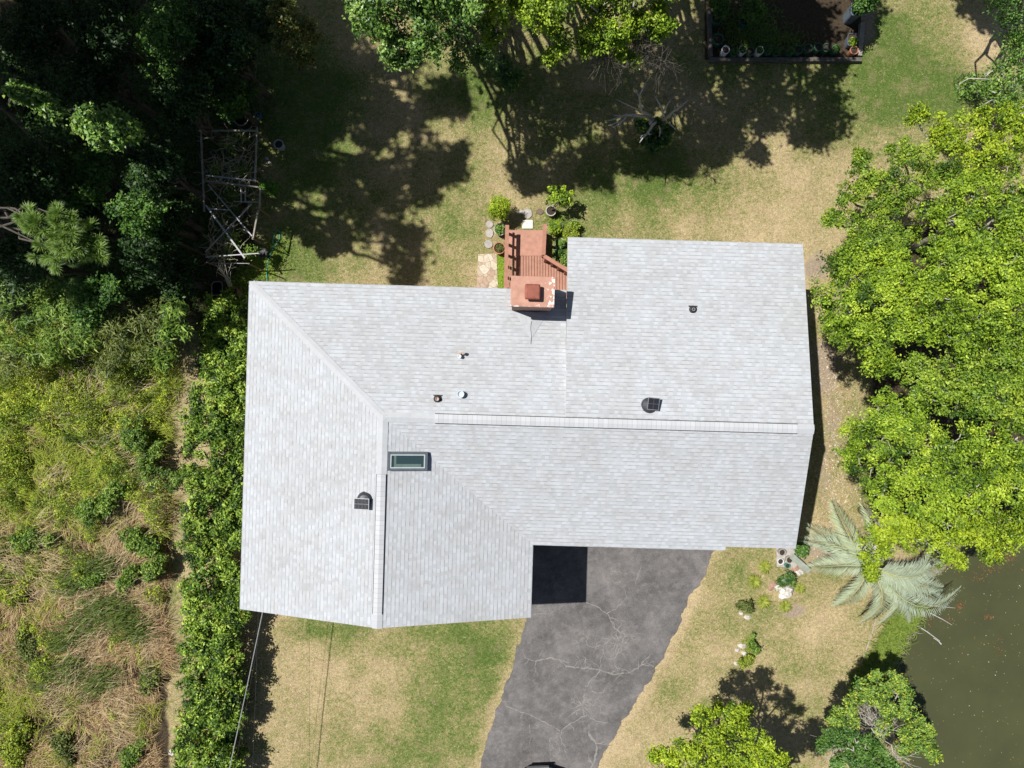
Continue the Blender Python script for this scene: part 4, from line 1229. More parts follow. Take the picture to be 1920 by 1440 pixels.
feather([(85,1255,24),(130,1260,26),(140,1240,18),(80,1285,16)], (110,1265), "lower left feathery clump in the dry grass")
feather([(200,1265,26),(180,1285,22)], (200,1270), "small feathery clump right of the lower left one")
feather([(265,860-5,1)], (262,856), "wispy tuft on the edge of the large round shrub") if False else None

# hedge
hedge = thing("hedge", "long clipped hedge of mixed leaves along the west wall of the house", "hedge", (*P(410,1000)[:2], 0))
cen = [(432,600,36),(430,650,40),(425,700,46),(418,760,50),(412,820,54),(408,880,54),(408,940,54),(406,1000,54),(404,1060,54),(402,1120,54),(404,1180,52),(402,1240,50),(398,1300,50),(396,1360,54),(392,1420,58),(388,1480,58)]
bl = []
for px, py, hw in cen:
    for k in range(4):
        for yy in (-24, -4, 16):
            z = 1.25+random.uniform(-.35, .25)
            if py > 1240 and k == 3: z -= .3
            bl.append((px-hw+hw*2*(k+.5)/4+random.uniform(-7, 7), py+yy+random.uniform(-8, 8), random.uniform(17, 25), z))
bl = [b for b in bl if random.random() > .10]
bl = BL(bl, .8)
pos, nr, T, tips = crown_points(bl, .62, .1, .17, 22, fill=.25)
px_ = 960+pos[:, 0]*F/(CAMZ-pos[:, 2]); keep = (px_ < 474+rng.normal(0, 4, len(pos)))
pos, nr, T = pos[keep], nr[keep], T[keep]; pos[:, 2] = np.maximum(pos[:, 2], .04)
n = len(pos); gp = 720-pos[:, 1]*F/(CAMZ-pos[:, 2])
T = T*1.4+(fbm(pos[:, 0], pos[:, 1], .7, 31)-.5)*4
col = tone_cols(T, (.018,.05,.008), (.12,.22,.024), (.34,.46,.07), n, accent=(.22,.10,.03), acc_p=.012)  # dark gaps and bright highlights of the hedge are put into the leaf colours
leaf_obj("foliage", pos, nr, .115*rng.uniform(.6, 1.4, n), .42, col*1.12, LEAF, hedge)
tb = MB()
for tp in tips[::4]:
    limb(tb, (tp[0]+random.uniform(-.2, .2), tp[1], 0), tp, .018, .007, .1, 4, 3)
tb.build("stem", BARK, hedge)

# tree bottom centre-right, its dark neighbour and the pond-side tree
tree("broadleaf_tree", "bright yellow green tree crown at the bottom edge right of the driveway", "tree",
     BL([(1330,1360,30,5.3),(1380,1350,26,5.4),(1300,1395,30,5.2),(1355,1400,34,5.6),(1410,1390,30,5.6),(1445,1425,26,5.4),(1262,1412,28,4),(1350,1333,18,4.2),(1395,1332,14,4),(1250,1440,28,4),(1320,1450,50,4.6),(1400,1460,50,4.6),(1460,1445,20,3.9),(1232,1416,12,3.8),(1312,1342,14,4),(1300,1500,60,4.4),(1400,1510,60,4.8),(1482,1500,42,5.6),(1505,1482,34,5.4)]),
     P(1370,1500,0)[:2], 'limey', leaf=.085, clr=.16, tr=.14, dens=1.2)
tree("pondside_tree", "yellow green tree with grey twigs leaning out over the pond at the lower right", "tree",
     BL([(1610,1290,18,3.6),(1600,1315,20,3.8),(1635,1305,18,4),(1662,1290,16,3.8),(1680,1275,15,3.6),(1696,1292,14,3.6),(1700,1325,18,3.8),(1668,1335,18,4),(1712,1352,18,3.8),(1735,1372,15,3.6),(1740,1400,12,3.5),(1700,1380,18,4),(1722,1392,14,3.8),
         (1690,1402,12,3.8),(1750,1416,8,3.4),(1570,1345,16,3.6),(1590,1345,16,3.8),(1640,1272,10,3.4),(1655,1365,14,3.9)]),
     P(1640,1350,0)[:2], 'mid', leaf=.085, clr=.14, twig=.6, bark=PALE_BARK, tr=.10, accent=(.40,.47,.05), acc_p=.28)
pt_, _ = tree("pondside_tree", "darker green tree with grey twigs at the bottom edge between the lime crown and pond", "tree",
     BL([(1560,1375,18,3.8),(1590,1385,20,4),(1545,1395,14,3.7),(1620,1395,18,4),(1645,1405,16,3.9),(1610,1420,22,4.1),(1660,1430,16,3.8),(1575,1420,20,4),(1630,1450,30,4),(1580,1460,30,4),(1674,1445,14,3.7)]),
     P(1610,1430,0)[:2], 'green', leaf=.085, clr=.14, twig=.6, bark=PALE_BARK, tr=.10)
bare_twigs(pt_, [(1600,1400,1552,1404),(1610,1390,1570,1372),(1640,1375,1620,1330),(1650,1385,1640,1345),(1660,1390,1690,1425),(1640,1360,1605,1335),(1655,1380,1672,1352),(1635,1350,1625,1310)], 4.4, PALE_BARK, .018, .7)

# palm
palm = thing("palm_tree", "silver green feather palm beside the pond at the house corner", "palm", (*P(1626,1050,0)[:2], 0))
pc = np.array(P(1628, 1062, 2.9))
tb = MB(); bx, by, _ = P(1628, 1062, 1)
tb.tube([(pc[0]-.1, pc[1]+.1, -.05), (pc[0]-.05, pc[1]+.05, 1.2), (pc[0], pc[1], 2.1), (pc[0], pc[1], 2.95)], [.26, .20, .19, .12], 12)
tb.build("trunk", BARK, palm)
palm.location = (pc[0]-.1, pc[1]+.1, 0)
for c in palm.children: c.location = (bx*0+P(1626,1050,0)[0]-(pc[0]-.1), P(1626,1050,0)[1]-(pc[1]+.1), 0)
fronds = [(1510,985,1.6,.7),(1502,1010,1.7,.9),(1556,938,1.8,.6),(1612,945,1.9,.5),(1512,1062,1.6,.8),(1562,1132,1.6,.7),(1612,1162,1.7,.7),(1640,1168,1.8,.8),
          (1702,1160,1.7,.8),(1768,1132,1.9,1.0),(1792,1102,1.9,1.0),(1770,1045,2.1,1.0),(1745,1022,2.2,1.0),(1680,990,2.3,.8),(1760,1100,2.3,.9),(1740,1060,2.6,.9),(1690,1140,2.3,.9)]
for (tx, ty, tz, sil) in fronds:
    e = np.array(P(tx, ty, tz)); d = e-pc; L = np.linalg.norm(d[:2]); dirh = np.array([d[0], d[1], 0])/L
    side = np.array([-dirh[1], dirh[0], 0]); bend = rng.normal()*.14
    N = 52; u = np.linspace(0, 1, N)
    rise = .55*np.sin(u*math.pi*.9)
    path = pc+np.outer(u*L, dirh)+np.outer(np.sin(u*math.pi)*bend*L, side); path[:, 2] = pc[2]+rise+(tz-pc[2])*u**1.6
    fb = MB(); fb.tube([tuple(p) for p in path[::6]], [.028*(1-.85*i/len(path[::6])) for i in range(len(path[::6]))], 5)
    fr = fb.build("frond", plain("frond_stalk", (.34,.36,.17), .7, .15, 6) if not bpy.data.materials.get("frond_stalk") else bpy.data.materials["frond_stalk"], palm)
    V = []; C = []
    for sgn in (-1, 1):
        for k in range(2):
            uu = u[7:]; ii = np.arange(7, N)
            ln = .42*np.sin(np.clip(uu*1.05, 0, 1)*math.pi*.86+.30)**.7+.10; ln = ln*rng.uniform(.85, 1.12, len(ii))
            tanv = unit(np.gradient(path, axis=0))[ii]
            dd = unit(tanv*(.75+.9*uu[:, None]**2)+side*sgn*(1.0)+np.array([0, 0, .30])*(.6 if k else 1)+rng.normal(size=(len(ii), 3))*.07)
            a = path[ii]; mid = a+dd*ln[:, None]*.5; tip = a+dd*ln[:, None]; tip[:, 2] -= ln*ln*.75*rng.uniform(.5, 1.2, len(ii)); mid[:, 2] -= ln*ln*.12
            wv = unit(np.cross(dd, np.array([0, 0, 1.0])))*.012
            V.append(np.stack([a-wv, mid-wv, tip, mid+wv], 1)[:, [0, 1, 2, 3]].reshape(-1, 3)); V[-1] = V[-1]
            base = np.array((.37,.43,.33))*sil+np.array((.36,.41,.17))*(1-sil)
            cc = base*rng.uniform(.75, 1.2, (len(ii), 1)); C.append(np.repeat(cc, 4, 0))
    V = np.concatenate(V)-np.array(palm.location)
    np_mesh("leaflets", V, 4, np.arange(len(V)), BLADE, fr, np.concatenate(C), local=True)

# dead stump with ivy
dt = thing("dead_tree", "bare grey dead tree with ivy clump standing in the lawn shade", "tree", (*P(1226,236,0)[:2], 0))
b = MB()
c0 = P(1226, 236, 0); c1 = P(1224, 228, 1.6)
b.tube([c0, P(1225,230,.8), c1], [.22, .17, .14], 9)
def zp(x, y, z): return P(1080+x/7.2, 120+y/7.2, z)
dl = [[(1150,740,1.7),(1180,690,2.2),(1160,600,2.7),(1110,510,3.1),(1060,430,3.4)],[(1175,650,2.4),(1230,560,2.9),(1275,485,3.2)],[(1160,760,1.7),(1260,700,2.4),(1300,650,2.7),(1400,590,3.1),(1515,485,3.5)],
      [(1000,700,1.7),(880,640,2.3),(870,540,2.8),(850,430,3.2),(770,320,3.5)],[(850,430,3.2),(900,340,3.4),(945,270,3.6)],[(880,660,2.2),(800,600,2.6),(680,545,3.0),(550,480,3.4)],
      [(1000,720,1.6),(800,690,2.4),(690,690,2.8),(600,710,3.0),(510,690,3.2)],[(690,690,2.8),(640,760,3.0),(600,800,3.1),(500,860,3.3)],[(640,760,3.0),(560,790,3.1),(440,830,3.3)],[(600,710,3.0),(500,750,3.2),(420,770,3.3)],
      [(1090,780,1.6),(1040,820,2.0),(960,940,2.5),(900,1000,2.7),(860,1060,2.9)],[(960,940,2.5),(1015,950,2.7)],[(1200,760,1.6),(1270,810,2.2),(1345,885,2.6)],[(1300,650,2.7),(1350,720,2.8)],[(940,960,2.5),(900,960,2.6),(870,1000,2.8)],
      [(1400,590,3.1),(1420,540,3.2)],[(780,700,2.5),(770,770,2.6)],[(1330,620,2.8),(1340,560,3.0)],[(1120,840,1.8),(1140,900,2.2),(1125,980,2.5)]]
for k, L in enumerate(dl):
    pts = [zp(*q) for q in L]; n = len(pts); r0 = .06 if k in (2, 6, 10, 0, 3) else .032
    b.tube(pts, [r0-(r0-.012)*i/(n-1) for i in range(n)], 6)
b.build("trunk", DEAD_WOOD, dt, smooth=True)
bb = BL([(1205,232,12,.9),(1215,245,14,1.0),(1230,255,12,.8),(1245,262,12,.9),(1228,275,10,.9),(1212,262,10,.8),(1252,240,8,1.2),(1235,232,8,1.6)])
pos, nr, T, tips = crown_points(bb, .8, .1, .14, 14)
leaf_obj("ivy", pos, nr, .11*rng.uniform(.6, 1.3, len(pos)), .7, tone_cols(T, (.02,.06,.012), (.05,.13,.025), (.14,.25,.05), len(pos), accent=(.42,.42,.03), acc_p=.05), GLOSSY_LEAF, dt)
shrub(948,138,30,1.0,'green',"leafy green bush alone on the lawn under the top trees",mat=GLOSSY_LEAF,leaf=.11)
shrub(1622,-6,34,2.2,'green',"dark shrub spilling over the right end of the garden bed at the top edge",leaf=.1)
# ---------------------------------------------------------------- rough grass, lawn blades, reeds (uncountable)
def blades(name, X, Y, L, W, dirv, lift, cols, segs=3, curl=.5, z0=None):
    n = len(X)
    base = np.stack([X, Y, np.zeros(n) if z0 is None else z0], 1)
    side = np.stack([-dirv[:, 1], dirv[:, 0], np.zeros(n)], 1)*W[:, None]*.5
    V = np.empty((n, (segs)*2+1, 3))
    bend = rng.normal(0, curl, n)
    for i in range(segs):
        u = i/segs
        h = lift*L*(u*1.6-u*u*1.3) ; r = L*u*(1-lift*.35)
        off = np.stack([dirv[:, 0]*r-dirv[:, 1]*bend*L*u*u, dirv[:, 1]*r+dirv[:, 0]*bend*L*u*u, h], 1)
        V[:, 2*i] = base+off-side*(1-u*.6); V[:, 2*i+1] = base+off+side*(1-u*.6)
    u = 1.0; r = L*(1-lift*.35)
    V[:, -1] = base+np.stack([dirv[:, 0]*r-dirv[:, 1]*bend*L, dirv[:, 1]*r+dirv[:, 0]*bend*L, lift*L*.3], 1)
    k = segs*2+1
    idx = []
    o = (np.arange(n)*k)[:, None]
    for i in range(segs-1): idx.append(o+np.array([2*i, 2*i+1, 2*i+3, 2*i+2]))
    t_ = o+np.array([2*(segs-1), 2*(segs-1)+1, k-1, k-1])
    # keep quads only: last one collapses to a triangle written as quad with a tiny split
    extra = V[:, -1]+side*.05
    V = np.concatenate([V, extra[:, None]], 1); k2 = k+1
    o = (np.arange(n)*k2)[:, None]
    idx = [o+np.array([2*i, 2*i+1, 2*i+3, 2*i+2]) for i in range(segs-1)]+[o+np.array([2*(segs-1), 2*(segs-1)+1, k, k-1])]
    idx = np.concatenate(idx, 1).reshape(-1)
    C = np.repeat(cols[:, None, :], k2, 1).reshape(-1, 3)
    return np_mesh(name, V.reshape(-1, 3), 4, idx, BLADE, None, C)

def world_of(gx, gy): return (gx-960)*CAMZ/F, (720-gy)*CAMZ/F

# rough field
n = 150000
gx = rng.uniform(-160, 345, n); gy = rng.uniform(610, 1560, n)
X, Y = world_of(gx, gy)
edge = 318+26*(fbm(X, Y, 1.2, 15)-.5)*2-np.clip((gy-1100)/340, 0, 1)*16+np.clip((760-gy)/150, 0, 1)*10
cl = fbm(X, Y, .8, 41)
k = (gx < edge+rng.normal(0, 5, n)) & (rng.random(n) < -.35+1.9*cl)
X, Y, gx, gy = X[k], Y[k], gx[k], gy[k]; n = len(X)
ang = (fbm(X, Y, 1.6, 51, 3)*2-1)*5.0+.6+rng.normal(0, .5, n)
dv = np.stack([np.cos(ang), np.sin(ang)], 1)
green = fbm(X, Y, 1.5, 61)+np.clip((1000-gy)/260, -.45, .8)*.34-.01+(fbm(X, Y, .45, 65)-.5)*.5+rng.normal(0, .12, n)
tan = np.array((.54,.40,.22))*rng.uniform(.5, 1.25, (n, 1)); brn = np.array((.34,.21,.12))*rng.uniform(.6, 1.3, (n, 1))
grn = (np.array((.19,.28,.03))+rng.random((n, 1))*np.array((.26,.20,.03)))*rng.uniform(.6, 1.2, (n, 1))
C = np.where((rng.random(n) < .33)[:, None], brn, tan); C = np.where((green > .50)[:, None], grn, C)
L = rng.uniform(.22, .75, n)*(.55+.9*fbm(X, Y, 1.1, 71))
o = blades("rough_grass", X, Y, L, rng.uniform(.008, .02, n), dv, rng.uniform(.15, .95, n), C, 3, .25, rng.uniform(0, .18, n))
tag(o, "tall tangled dry and green grass filling the rough field at the lower left", "grass", kind="stuff")

n = 190000
gx = rng.uniform(-80, 330, n); gy = rng.uniform(640, 1500, n); X, Y = world_of(gx, gy)
edge = 316+26*(fbm(X, Y, 1.2, 15)-.5)*2-np.clip((gy-1100)/340, 0, 1)*16
w_ = fbm(X, Y, 1.3, 161)*.55+fbm(X, Y, .4, 163, 2)*.45+np.clip((980-gy)/240, -.5, 1)*.15
k = (gx < edge) & (w_ > .495+rng.normal(0, .02, n)); X, Y, w_ = X[k], Y[k], w_[k]; n = len(X)
pos = np.stack([X, Y, rng.uniform(.05, .25, n)+np.clip(w_-.5, 0, .4)*3.6*rng.uniform(.2, 1, n)], 1)
T = (fbm(X, Y, .5, 165)-.5)*7+rng.normal(0, .5, n)
o = leaf_obj("leafy_weeds", pos, unit(np.array([-.1, .05, .8])+rng.normal(size=(n, 3))*.55), .075*rng.uniform(.5, 1.4, n), .38, tone_cols(T, (.05,.10,.015), (.24,.35,.03), (.55,.60,.06), n), LEAF, None)
tag(o, "low yellow green leafy weeds spreading through the rough grass", "weeds", kind="stuff")

# long pale fallen stalks
n = 9000
gx = rng.uniform(-60, 300, n); gy = rng.uniform(700, 1500, n); X, Y = world_of(gx, gy)
k = (fbm(X, Y, 1.2, 81) > .52) & (gx < 290); X, Y = X[k], Y[k]; n = len(X)
ang = math.radians(35)+(fbm(X, Y, 2, 85)-.5)*3+rng.normal(0, .35, n)
o = blades("dry_stalks", X, Y, rng.uniform(.4, 1.1, n), rng.uniform(.007, .015, n), np.stack([np.cos(ang), np.sin(ang)], 1), rng.uniform(.2, .7, n), np.array((.58,.46,.28))*rng.uniform(.5, 1.2, (n, 1)), 4, .2, rng.uniform(.15, .5, n))
tag(o, "long bleached fallen stalks lying across the rough grass", "grass", kind="stuff")

# lawn blades
n = 430000
X = rng.uniform(-13.6, 18.8, n); Y = rng.uniform(-15, 15, n)
gx = 960+X*F/CAMZ; gy = 720-Y*F/CAMZ
g, d, s = masks(X, Y)
k = ~(in_poly(gx, gy, DRIVE) & (poly_dist(gx, gy, DRIVE) > rng.random(n)**2*9)) & ~in_poly(gx, gy, POND)
k &= ~((gx > 520) & (gx < 1440) & (gy > 560) & (gy < 1000)) & ~in_poly(gx, gy, [(890,470),(1080,470),(1080,560),(890,560)])
k &= (gx > 290) & (rng.random(n) > d*.95) & (s < .5+rng.normal(0, .05, n)) & ~((gx > 1650) & (gy > 420) & (gy < 1000))
X, Y, g, gx, gy = X[k], Y[k], g[k], gx[k], gy[k]; n = len(X)
gg = g+.02+rng.normal(0, .24, n)+(fbm(X, Y, .16, 91, 2)-.5)*.9
grn = np.array((.10,.17,.03))+rng.random((n, 1))*np.array((.13,.11,.04)); tan = np.array((.56,.45,.27))*rng.uniform(.45, 1.3, (n, 1)); grn = grn*rng.uniform(.5, 1.3, (n, 1))
w3 = np.clip((gg-.28)/.44, 0, 1)[:, None]; C = grn*w3+tan*(1-w3)
ang = rng.uniform(0, 6.283, n)
o = blades("lawn_grass", X, Y, rng.uniform(.04, .11, n), rng.uniform(.009, .02, n), np.stack([np.cos(ang), np.sin(ang)], 1), rng.uniform(.3, .9, n), C, 1, .2)
tag(o, "patchy lawn grass, green in places and parched tan in others", "grass", kind="stuff")

# taller tufts on the edge of the mown strip and reeds on the pond bank
def reed_bed(name, label, line, n, spread, L, cols, lift=(.4, 1.0)):
    pts = np.array(line, float); seg = np.linalg.norm(np.diff(pts, axis=0), axis=1); cum = np.concatenate([[0], np.cumsum(seg)])
    t = rng.uniform(0, cum[-1], n); i = np.clip(np.searchsorted(cum, t)-1, 0, len(seg)-1); u = ((t-cum[i])/seg[i])[:, None]
    p = pts[i]*(1-u)+pts[i+1]*u+rng.normal(size=(n, 2))*spread
    X, Y = world_of(p[:, 0], p[:, 1]); ang = rng.uniform(0, 6.283, n)*.6+rng.normal(-.3, 1.2, n)
    c = np.array(cols[0])+(np.array(cols[1])-np.array(cols[0]))*rng.random((n, 1))
    o = blades(name, X, Y, rng.uniform(*L, n), rng.uniform(.018, .034, n), np.stack([np.cos(ang), np.sin(ang)], 1), rng.uniform(*lift, n), c, 3, .3)
    tag(o, label, "grass", kind="stuff")
reed_bed("reeds", "bright green reeds lining the pond bank between the palm and the pondside tree", [(1712,1142),(1690,1165),(1672,1200),(1655,1235),(1636,1262),(1610,1285)], 5200, 11, (.2, .5), ((.08,.14,.02), (.26,.33,.06)))
reed_bed("ground_cover", "bright green ground cover along the left side of the deck", [(939,480),(940,540)], 1500, 3.2, (.06, .14), ((.12,.22,.02), (.34,.46,.04)))
reed_bed("weeds", "bright green weeds at the northwest corner of the house under the trellis", [(455,560),(440,540),(500,500),(520,470),(470,520)], 2600, 16, (.05, .22), ((.08,.16,.02), (.27,.36,.05)))
reed_bed("weeds", "green weeds growing around the pots east of the deck", [(1030,400),(1060,440),(1045,480),(1080,440),(1050,420)], 1500, 9, (.05, .16), ((.08,.14,.02), (.24,.32,.05)))
reed_bed("weeds", "green weeds between the small shrubs on the east lawn", [(1400,1245),(1410,1215),(1395,1200)], 500, 6, (.05, .16), ((.12,.18,.02), (.3,.36,.05)))
reed_bed("weeds", "green weeds under the dark hedge end beside the edging", [(430,595),(400,610),(392,680)], 1300, 8, (.05, .2), ((.10,.17,.02), (.3,.37,.05)))
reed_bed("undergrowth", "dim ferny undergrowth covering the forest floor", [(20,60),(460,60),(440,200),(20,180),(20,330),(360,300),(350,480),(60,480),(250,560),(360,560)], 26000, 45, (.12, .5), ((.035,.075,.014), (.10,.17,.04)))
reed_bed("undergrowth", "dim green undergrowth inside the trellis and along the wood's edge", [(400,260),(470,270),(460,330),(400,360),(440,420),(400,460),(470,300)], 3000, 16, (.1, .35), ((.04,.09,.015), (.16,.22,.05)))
# bare roots on the pond bank
reed_bed("root_fringe", "pale roots and dead blades hanging at the pond bank above the seawall", [(1722,1150),(1700,1180),(1680,1220),(1668,1250)], 260, 6, (.15, .4), ((.30,.26,.22), (.48,.43,.38)), (.1, .4))

# leaf litter: fallen leaves on the ground near the east gable, and floating leaves
def litter(name, label, gx, gy, z, size, cols):
    n = len(gx); X, Y = world_of(gx, gy)
    pos = np.stack([X, Y, np.full(n, z)+rng.uniform(0, .01, n)], 1)
    nr = unit(np.array([0, 0, 1.0])+rng.normal(size=(n, 3))*.15)
    c = np.array(cols)[rng.integers(0, len(cols), n)]*rng.uniform(.7, 1.2, (n, 1))
    o = leaf_obj(name, pos, nr, size*rng.uniform(.5, 1.5, n), .6, c, BLADE, None, fold=.05)
    tag(o, label, "leaves", kind="stuff")
n = 2600
litter("fallen_leaves", "dry fallen leaves on the dirt strip east of the house", rng.normal(1562, 22, n), rng.uniform(560, 1060, n), .02, .06, [(.5,.42,.3),(.35,.22,.12),(.45,.35,.2),(.6,.52,.42)])
n = 260
litter("floating_leaves", "small pale and orange leaves floating on the pond", rng.uniform(1690, 1925, n), 1090+350*rng.random(n)**1.0, -.295, .034, [(.5,.25,.08),(.55,.5,.35),(.35,.2,.1),(.6,.55,.45),(.3,.3,.12)])
gx = np.concatenate([rng.normal(c[0], c[2], c[4]) for c in ((1808,1141,5,5,60),(1862,1162,5,4,40),(1904,1048,7,5,60),(1870,1070,24,7,80),(1880,1222,5,10,30),(1786,1167,4,5,20),(1745,1168,10,6,40),(1840,1085,20,6,40),(1686,1253,4,4,30))])
gy = np.concatenate([rng.normal(c[1], c[3], c[4]) for c in ((1808,1141,5,5,60),(1862,1162,5,4,40),(1904,1048,7,5,60),(1870,1070,24,7,80),(1880,1222,5,10,30),(1786,1167,4,5,20),(1745,1168,10,6,40),(1840,1085,20,6,40),(1686,1253,4,4,30))])
litter("floating_debris", "rusty orange clusters of leaves drifting on the upper pond", gx, gy, -.294, .05, [(.20,.09,.04),(.27,.13,.06),(.15,.085,.045)])
o = MB()
for a, b_, r in (((1712,1168),(1762,1202),.03),((1765,1208),(1750,1196),.02),((1745,1150),(1785,1172),.02),((1740,1135),(1790,1140),.02)):
    o.tube([P(*a, -.1), P((a[0]+b_[0])/2+2, (a[1]+b_[1])/2, -.16), P(*b_, -.27)], [r, r*.7, r*.4], 5)
tag(o.build("driftwood_branch", DEAD_WOOD), "bare grey fallen branch poking from the reeds into the pond", "branch")

# ---------------------------------------------------------------- pots and plants
def pot(px, py, r, h, mat, label, name="potted_plant", plant=None, pr=0, ph=0, cat="potted plant", group="potted plants around the deck", rim=None, square=None, rz=0, leaf=.08, soilm=None, asp=.45, thick=.16, z=None):
    zt = h if z is None else z
    c = P(px, py, zt); R_ = M(r, zt)
    t = thing(name, label, cat, (c[0], c[1], zt-h), group)
    b = MB(); prof = [(R_*.74, 0), (R_*.78, .01), (R_*.93, h-.05), (R_, h-.045), (R_, h), (R_*(1-thick), h), (R_*(1-thick*1.15), h-.06)]
    b.lathe((c[0], c[1], zt-h), prof, 24 if not square else 28, sq=square, rz=rz); b.build("pot", mat, t, smooth=False)
    s_ = MB(); s_.lathe((c[0], c[1], zt-h), [(R_*.8, h-.10), (R_*(.97-thick), h-.05), (R_*.3, h-.03), (.004, h-.03)], 20, sq=square, rz=rz); s_.build("soil", soilm or SOIL, t)
    if plant:
        q = P(px+(plant[1] if len(plant) > 1 else 0), py+(plant[2] if len(plant) > 2 else 0), zt+ph*.6)
        rr = M(pr, zt+ph*.6)
        bl = [(q[0]+rr*.4*math.cos(k*2.1), q[1]+rr*.4*math.sin(k*2.1), q[2], rr*.55, rr*.55, max(.06, ph*.4)) for k in range(4)]
        pos, nr, T, tips = crown_points(bl, .45 if pr > 20 else .12, leaf, .08, 8 if pr > 20 else 5, fill=0)
        leaf_obj("foliage", pos, nr, leaf*rng.uniform(.6, 1.4, len(pos)), asp, tone_cols(T, *PALS[plant[0]], len(pos)), LEAF, t)
        tb = MB()
        for tp in tips[:5]: limb(tb, (c[0], c[1], zt-.06), tp, .014, .005, .1, 4, 3)
        tb.build("stem", BARK, t)
    return t
pot(1033,395,10,.34,PALEPOT,"pale grey pot with a broad green bush leaning out, north of the deck",plant=('lime',14,-24),pr=28,ph=1.1,leaf=.10)
pot(937,430,11.5,.32,PALEPOT,"grey rimmed pot with leafy plant beside the deck's upper left rail",plant=('mid',),pr=9,ph=.12)
pot(936,465,11.5,.32,TERRA,"terracotta pot of dark soil and small sprouts beside the deck's left rail",plant=('olive',),pr=7,ph=.04,leaf=.04)
pot(1045,426,11,.3,PALEPOT,"pale pot with long broad leaves spilling left, east of the deck",plant=('lime',-6,0),pr=12,ph=.2,leaf=.2,asp=.22)
pot(1076,423,10.5,.3,PALEPOT,"pale pot with bright leaves, rightmost north of the roof corner",plant=('lime',),pr=9,ph=.15)
pot(1050,456,10,.3,PALEPOT,"pale pot with a spiky green plant, beside the roof corner",plant=('mid',),pr=8,ph=.15,leaf=.14,asp=.2)
pot(1047,475,9.5,.3,GREENPOT,"dark green pot with a small green plant, below the spiky one",plant=('green',),pr=7,ph=.12)
shrub(1072,441,11,.7,TY,"bright yellow green bush between the pale pots east of the deck",leaf=.09,asp=.3)
shrub(934,394,25,1.2,((.10,.17,.01),(.26,.36,.02),(.42,.52,.03)),"round bright green bush at the deck's upper left corner",leaf=.09,asp=.3)
shrub(1058,484,9,.25,TC,"low green plant between the deck's east rail and the roof corner",leaf=.07)

reed_bed("weeds", "scattered dim weeds on the garden bed's soil", [(1345,20),(1420,60),(1440,20),(1380,70),(1500,85),(1350,60)], 2600, 16, (.05, .25), ((.05,.10,.015), (.18,.26,.05)))
# garden bed: timber edging and rows of pots
GB = "old timbers edging the garden bed"
def beam(a, b_, w, h, label, mat=GREYWOOD):
    m_ = MB(); A = P(*a, h/2); B_ = P(*b_, h/2); m_.bar((A[0], A[1], h/2), (B_[0], B_[1], h/2), w, h)
    tag(m_.build("landscape_timber", mat, bevel=.008), label, "timber", GB)
SHADEW = plain("shade_darkened_timber", (.12,.11,.095), .9, .4, 7, bmp=.4)  # timber colour darkened to stand in for tree shade on the bed
beam((1329,18),(1332,108),.14,.2,"left timber of the garden bed edging", SHADEW)
beam((1330,113),(1614,113),.14,.18,"long bottom timber of the garden bed edging", SHADEW)
beam((1616,44),(1610,106),.16,.19,"weathered pale timber at the right end of the garden bed")
row = [(1361,93,WHITEPOT,"w"),(1378,97,GREENPOT,"g"),(1393,93,WHITEPOT,"w"),(1407,96,GREENPOT,"g"),(1425,94,WHITEPOT,"w"),(1443,93,GREENPOT,"g"),(1457,96,GREENPOT,"g"),
       (1483,95,GREENPOT,"g"),(1498,93,GREENPOT,"g"),(1516,90,GREENPOT,"g"),(1535,88,GREENPOT,"g"),(1550,89,GREENPOT,"g"),(1568,91,GREENPOT,"g")]
ordn = ["first","second","third","fourth","fifth","sixth","seventh","eighth","ninth","tenth"]
wi = gi = 0
for px, py, m_, c_ in row:
    if c_ == "w":
        lab = "white bucket of soil, %s of three white ones in the garden bed row" % ["leftmost", "middle", "rightmost"][wi]; wi += 1; h = .42; r = 7.6
    else:
        lab = "dark green pot in the garden bed row, %s green one from the left" % ordn[gi]; gi += 1; h = .36; r = 8.0
    pot(px, py, r, h, m_, lab, name="bucket" if c_ == "w" else "plant_pot", cat="bucket" if c_ == "w" else "pot", group="pots lined up along the garden bed",
        plant=('green',) if random.random() < .5 else None, pr=3.5, ph=.08, leaf=.06, thick=.14)
pot(1602,94,8,.34,TERRA,"terracotta pot at the right end of the garden bed row",name="plant_pot",cat="pot",group="pots lined up along the garden bed")
pot(1632,2,9,.36,TERRA,"terracotta pot at the top edge above the garden bed corner",name="plant_pot",cat="pot",group=None)
GG = "large green tubs inside the garden bed"
pot(1344,35,10,.4,GREENPOT,"large green tub in the bed's upper left corner",name="plant_tub",cat="pot",group=GG)
pot(1347,73,10.5,.4,GREENPOT,"large green tub in the bed's lower left corner",name="plant_tub",cat="pot",group=GG)
pot(1397,38,10,.4,GREENPOT,"large green tub with a leafy plant inside the garden bed",name="plant_tub",cat="pot",group=GG,plant=('green',6,-2),pr=12,ph=.5)
pot(1607,16,13,.75,BLUEGREY,"tall blue grey bin of water at the right end of the garden bed",name="rain_bin",cat="bin",group=None,square=(.85,1.05),soilm=GLASSM,thick=.1)
pot(1599,74,11,.35,BLUEGREY,"square grey tub with bright green leaves at the garden bed's right end",name="planter_tub",cat="pot",group=None,square=(.85,1.1),plant=('lime',0,4),pr=7,ph=.1,thick=.06)
shrub(1412,20,22,1.2,'green',"leafy green shrub inside the garden bed",leaf=.09)
shrub(1350,8,22,1.4,'green',"dark shrub at the garden bed's upper left corner",leaf=.1)

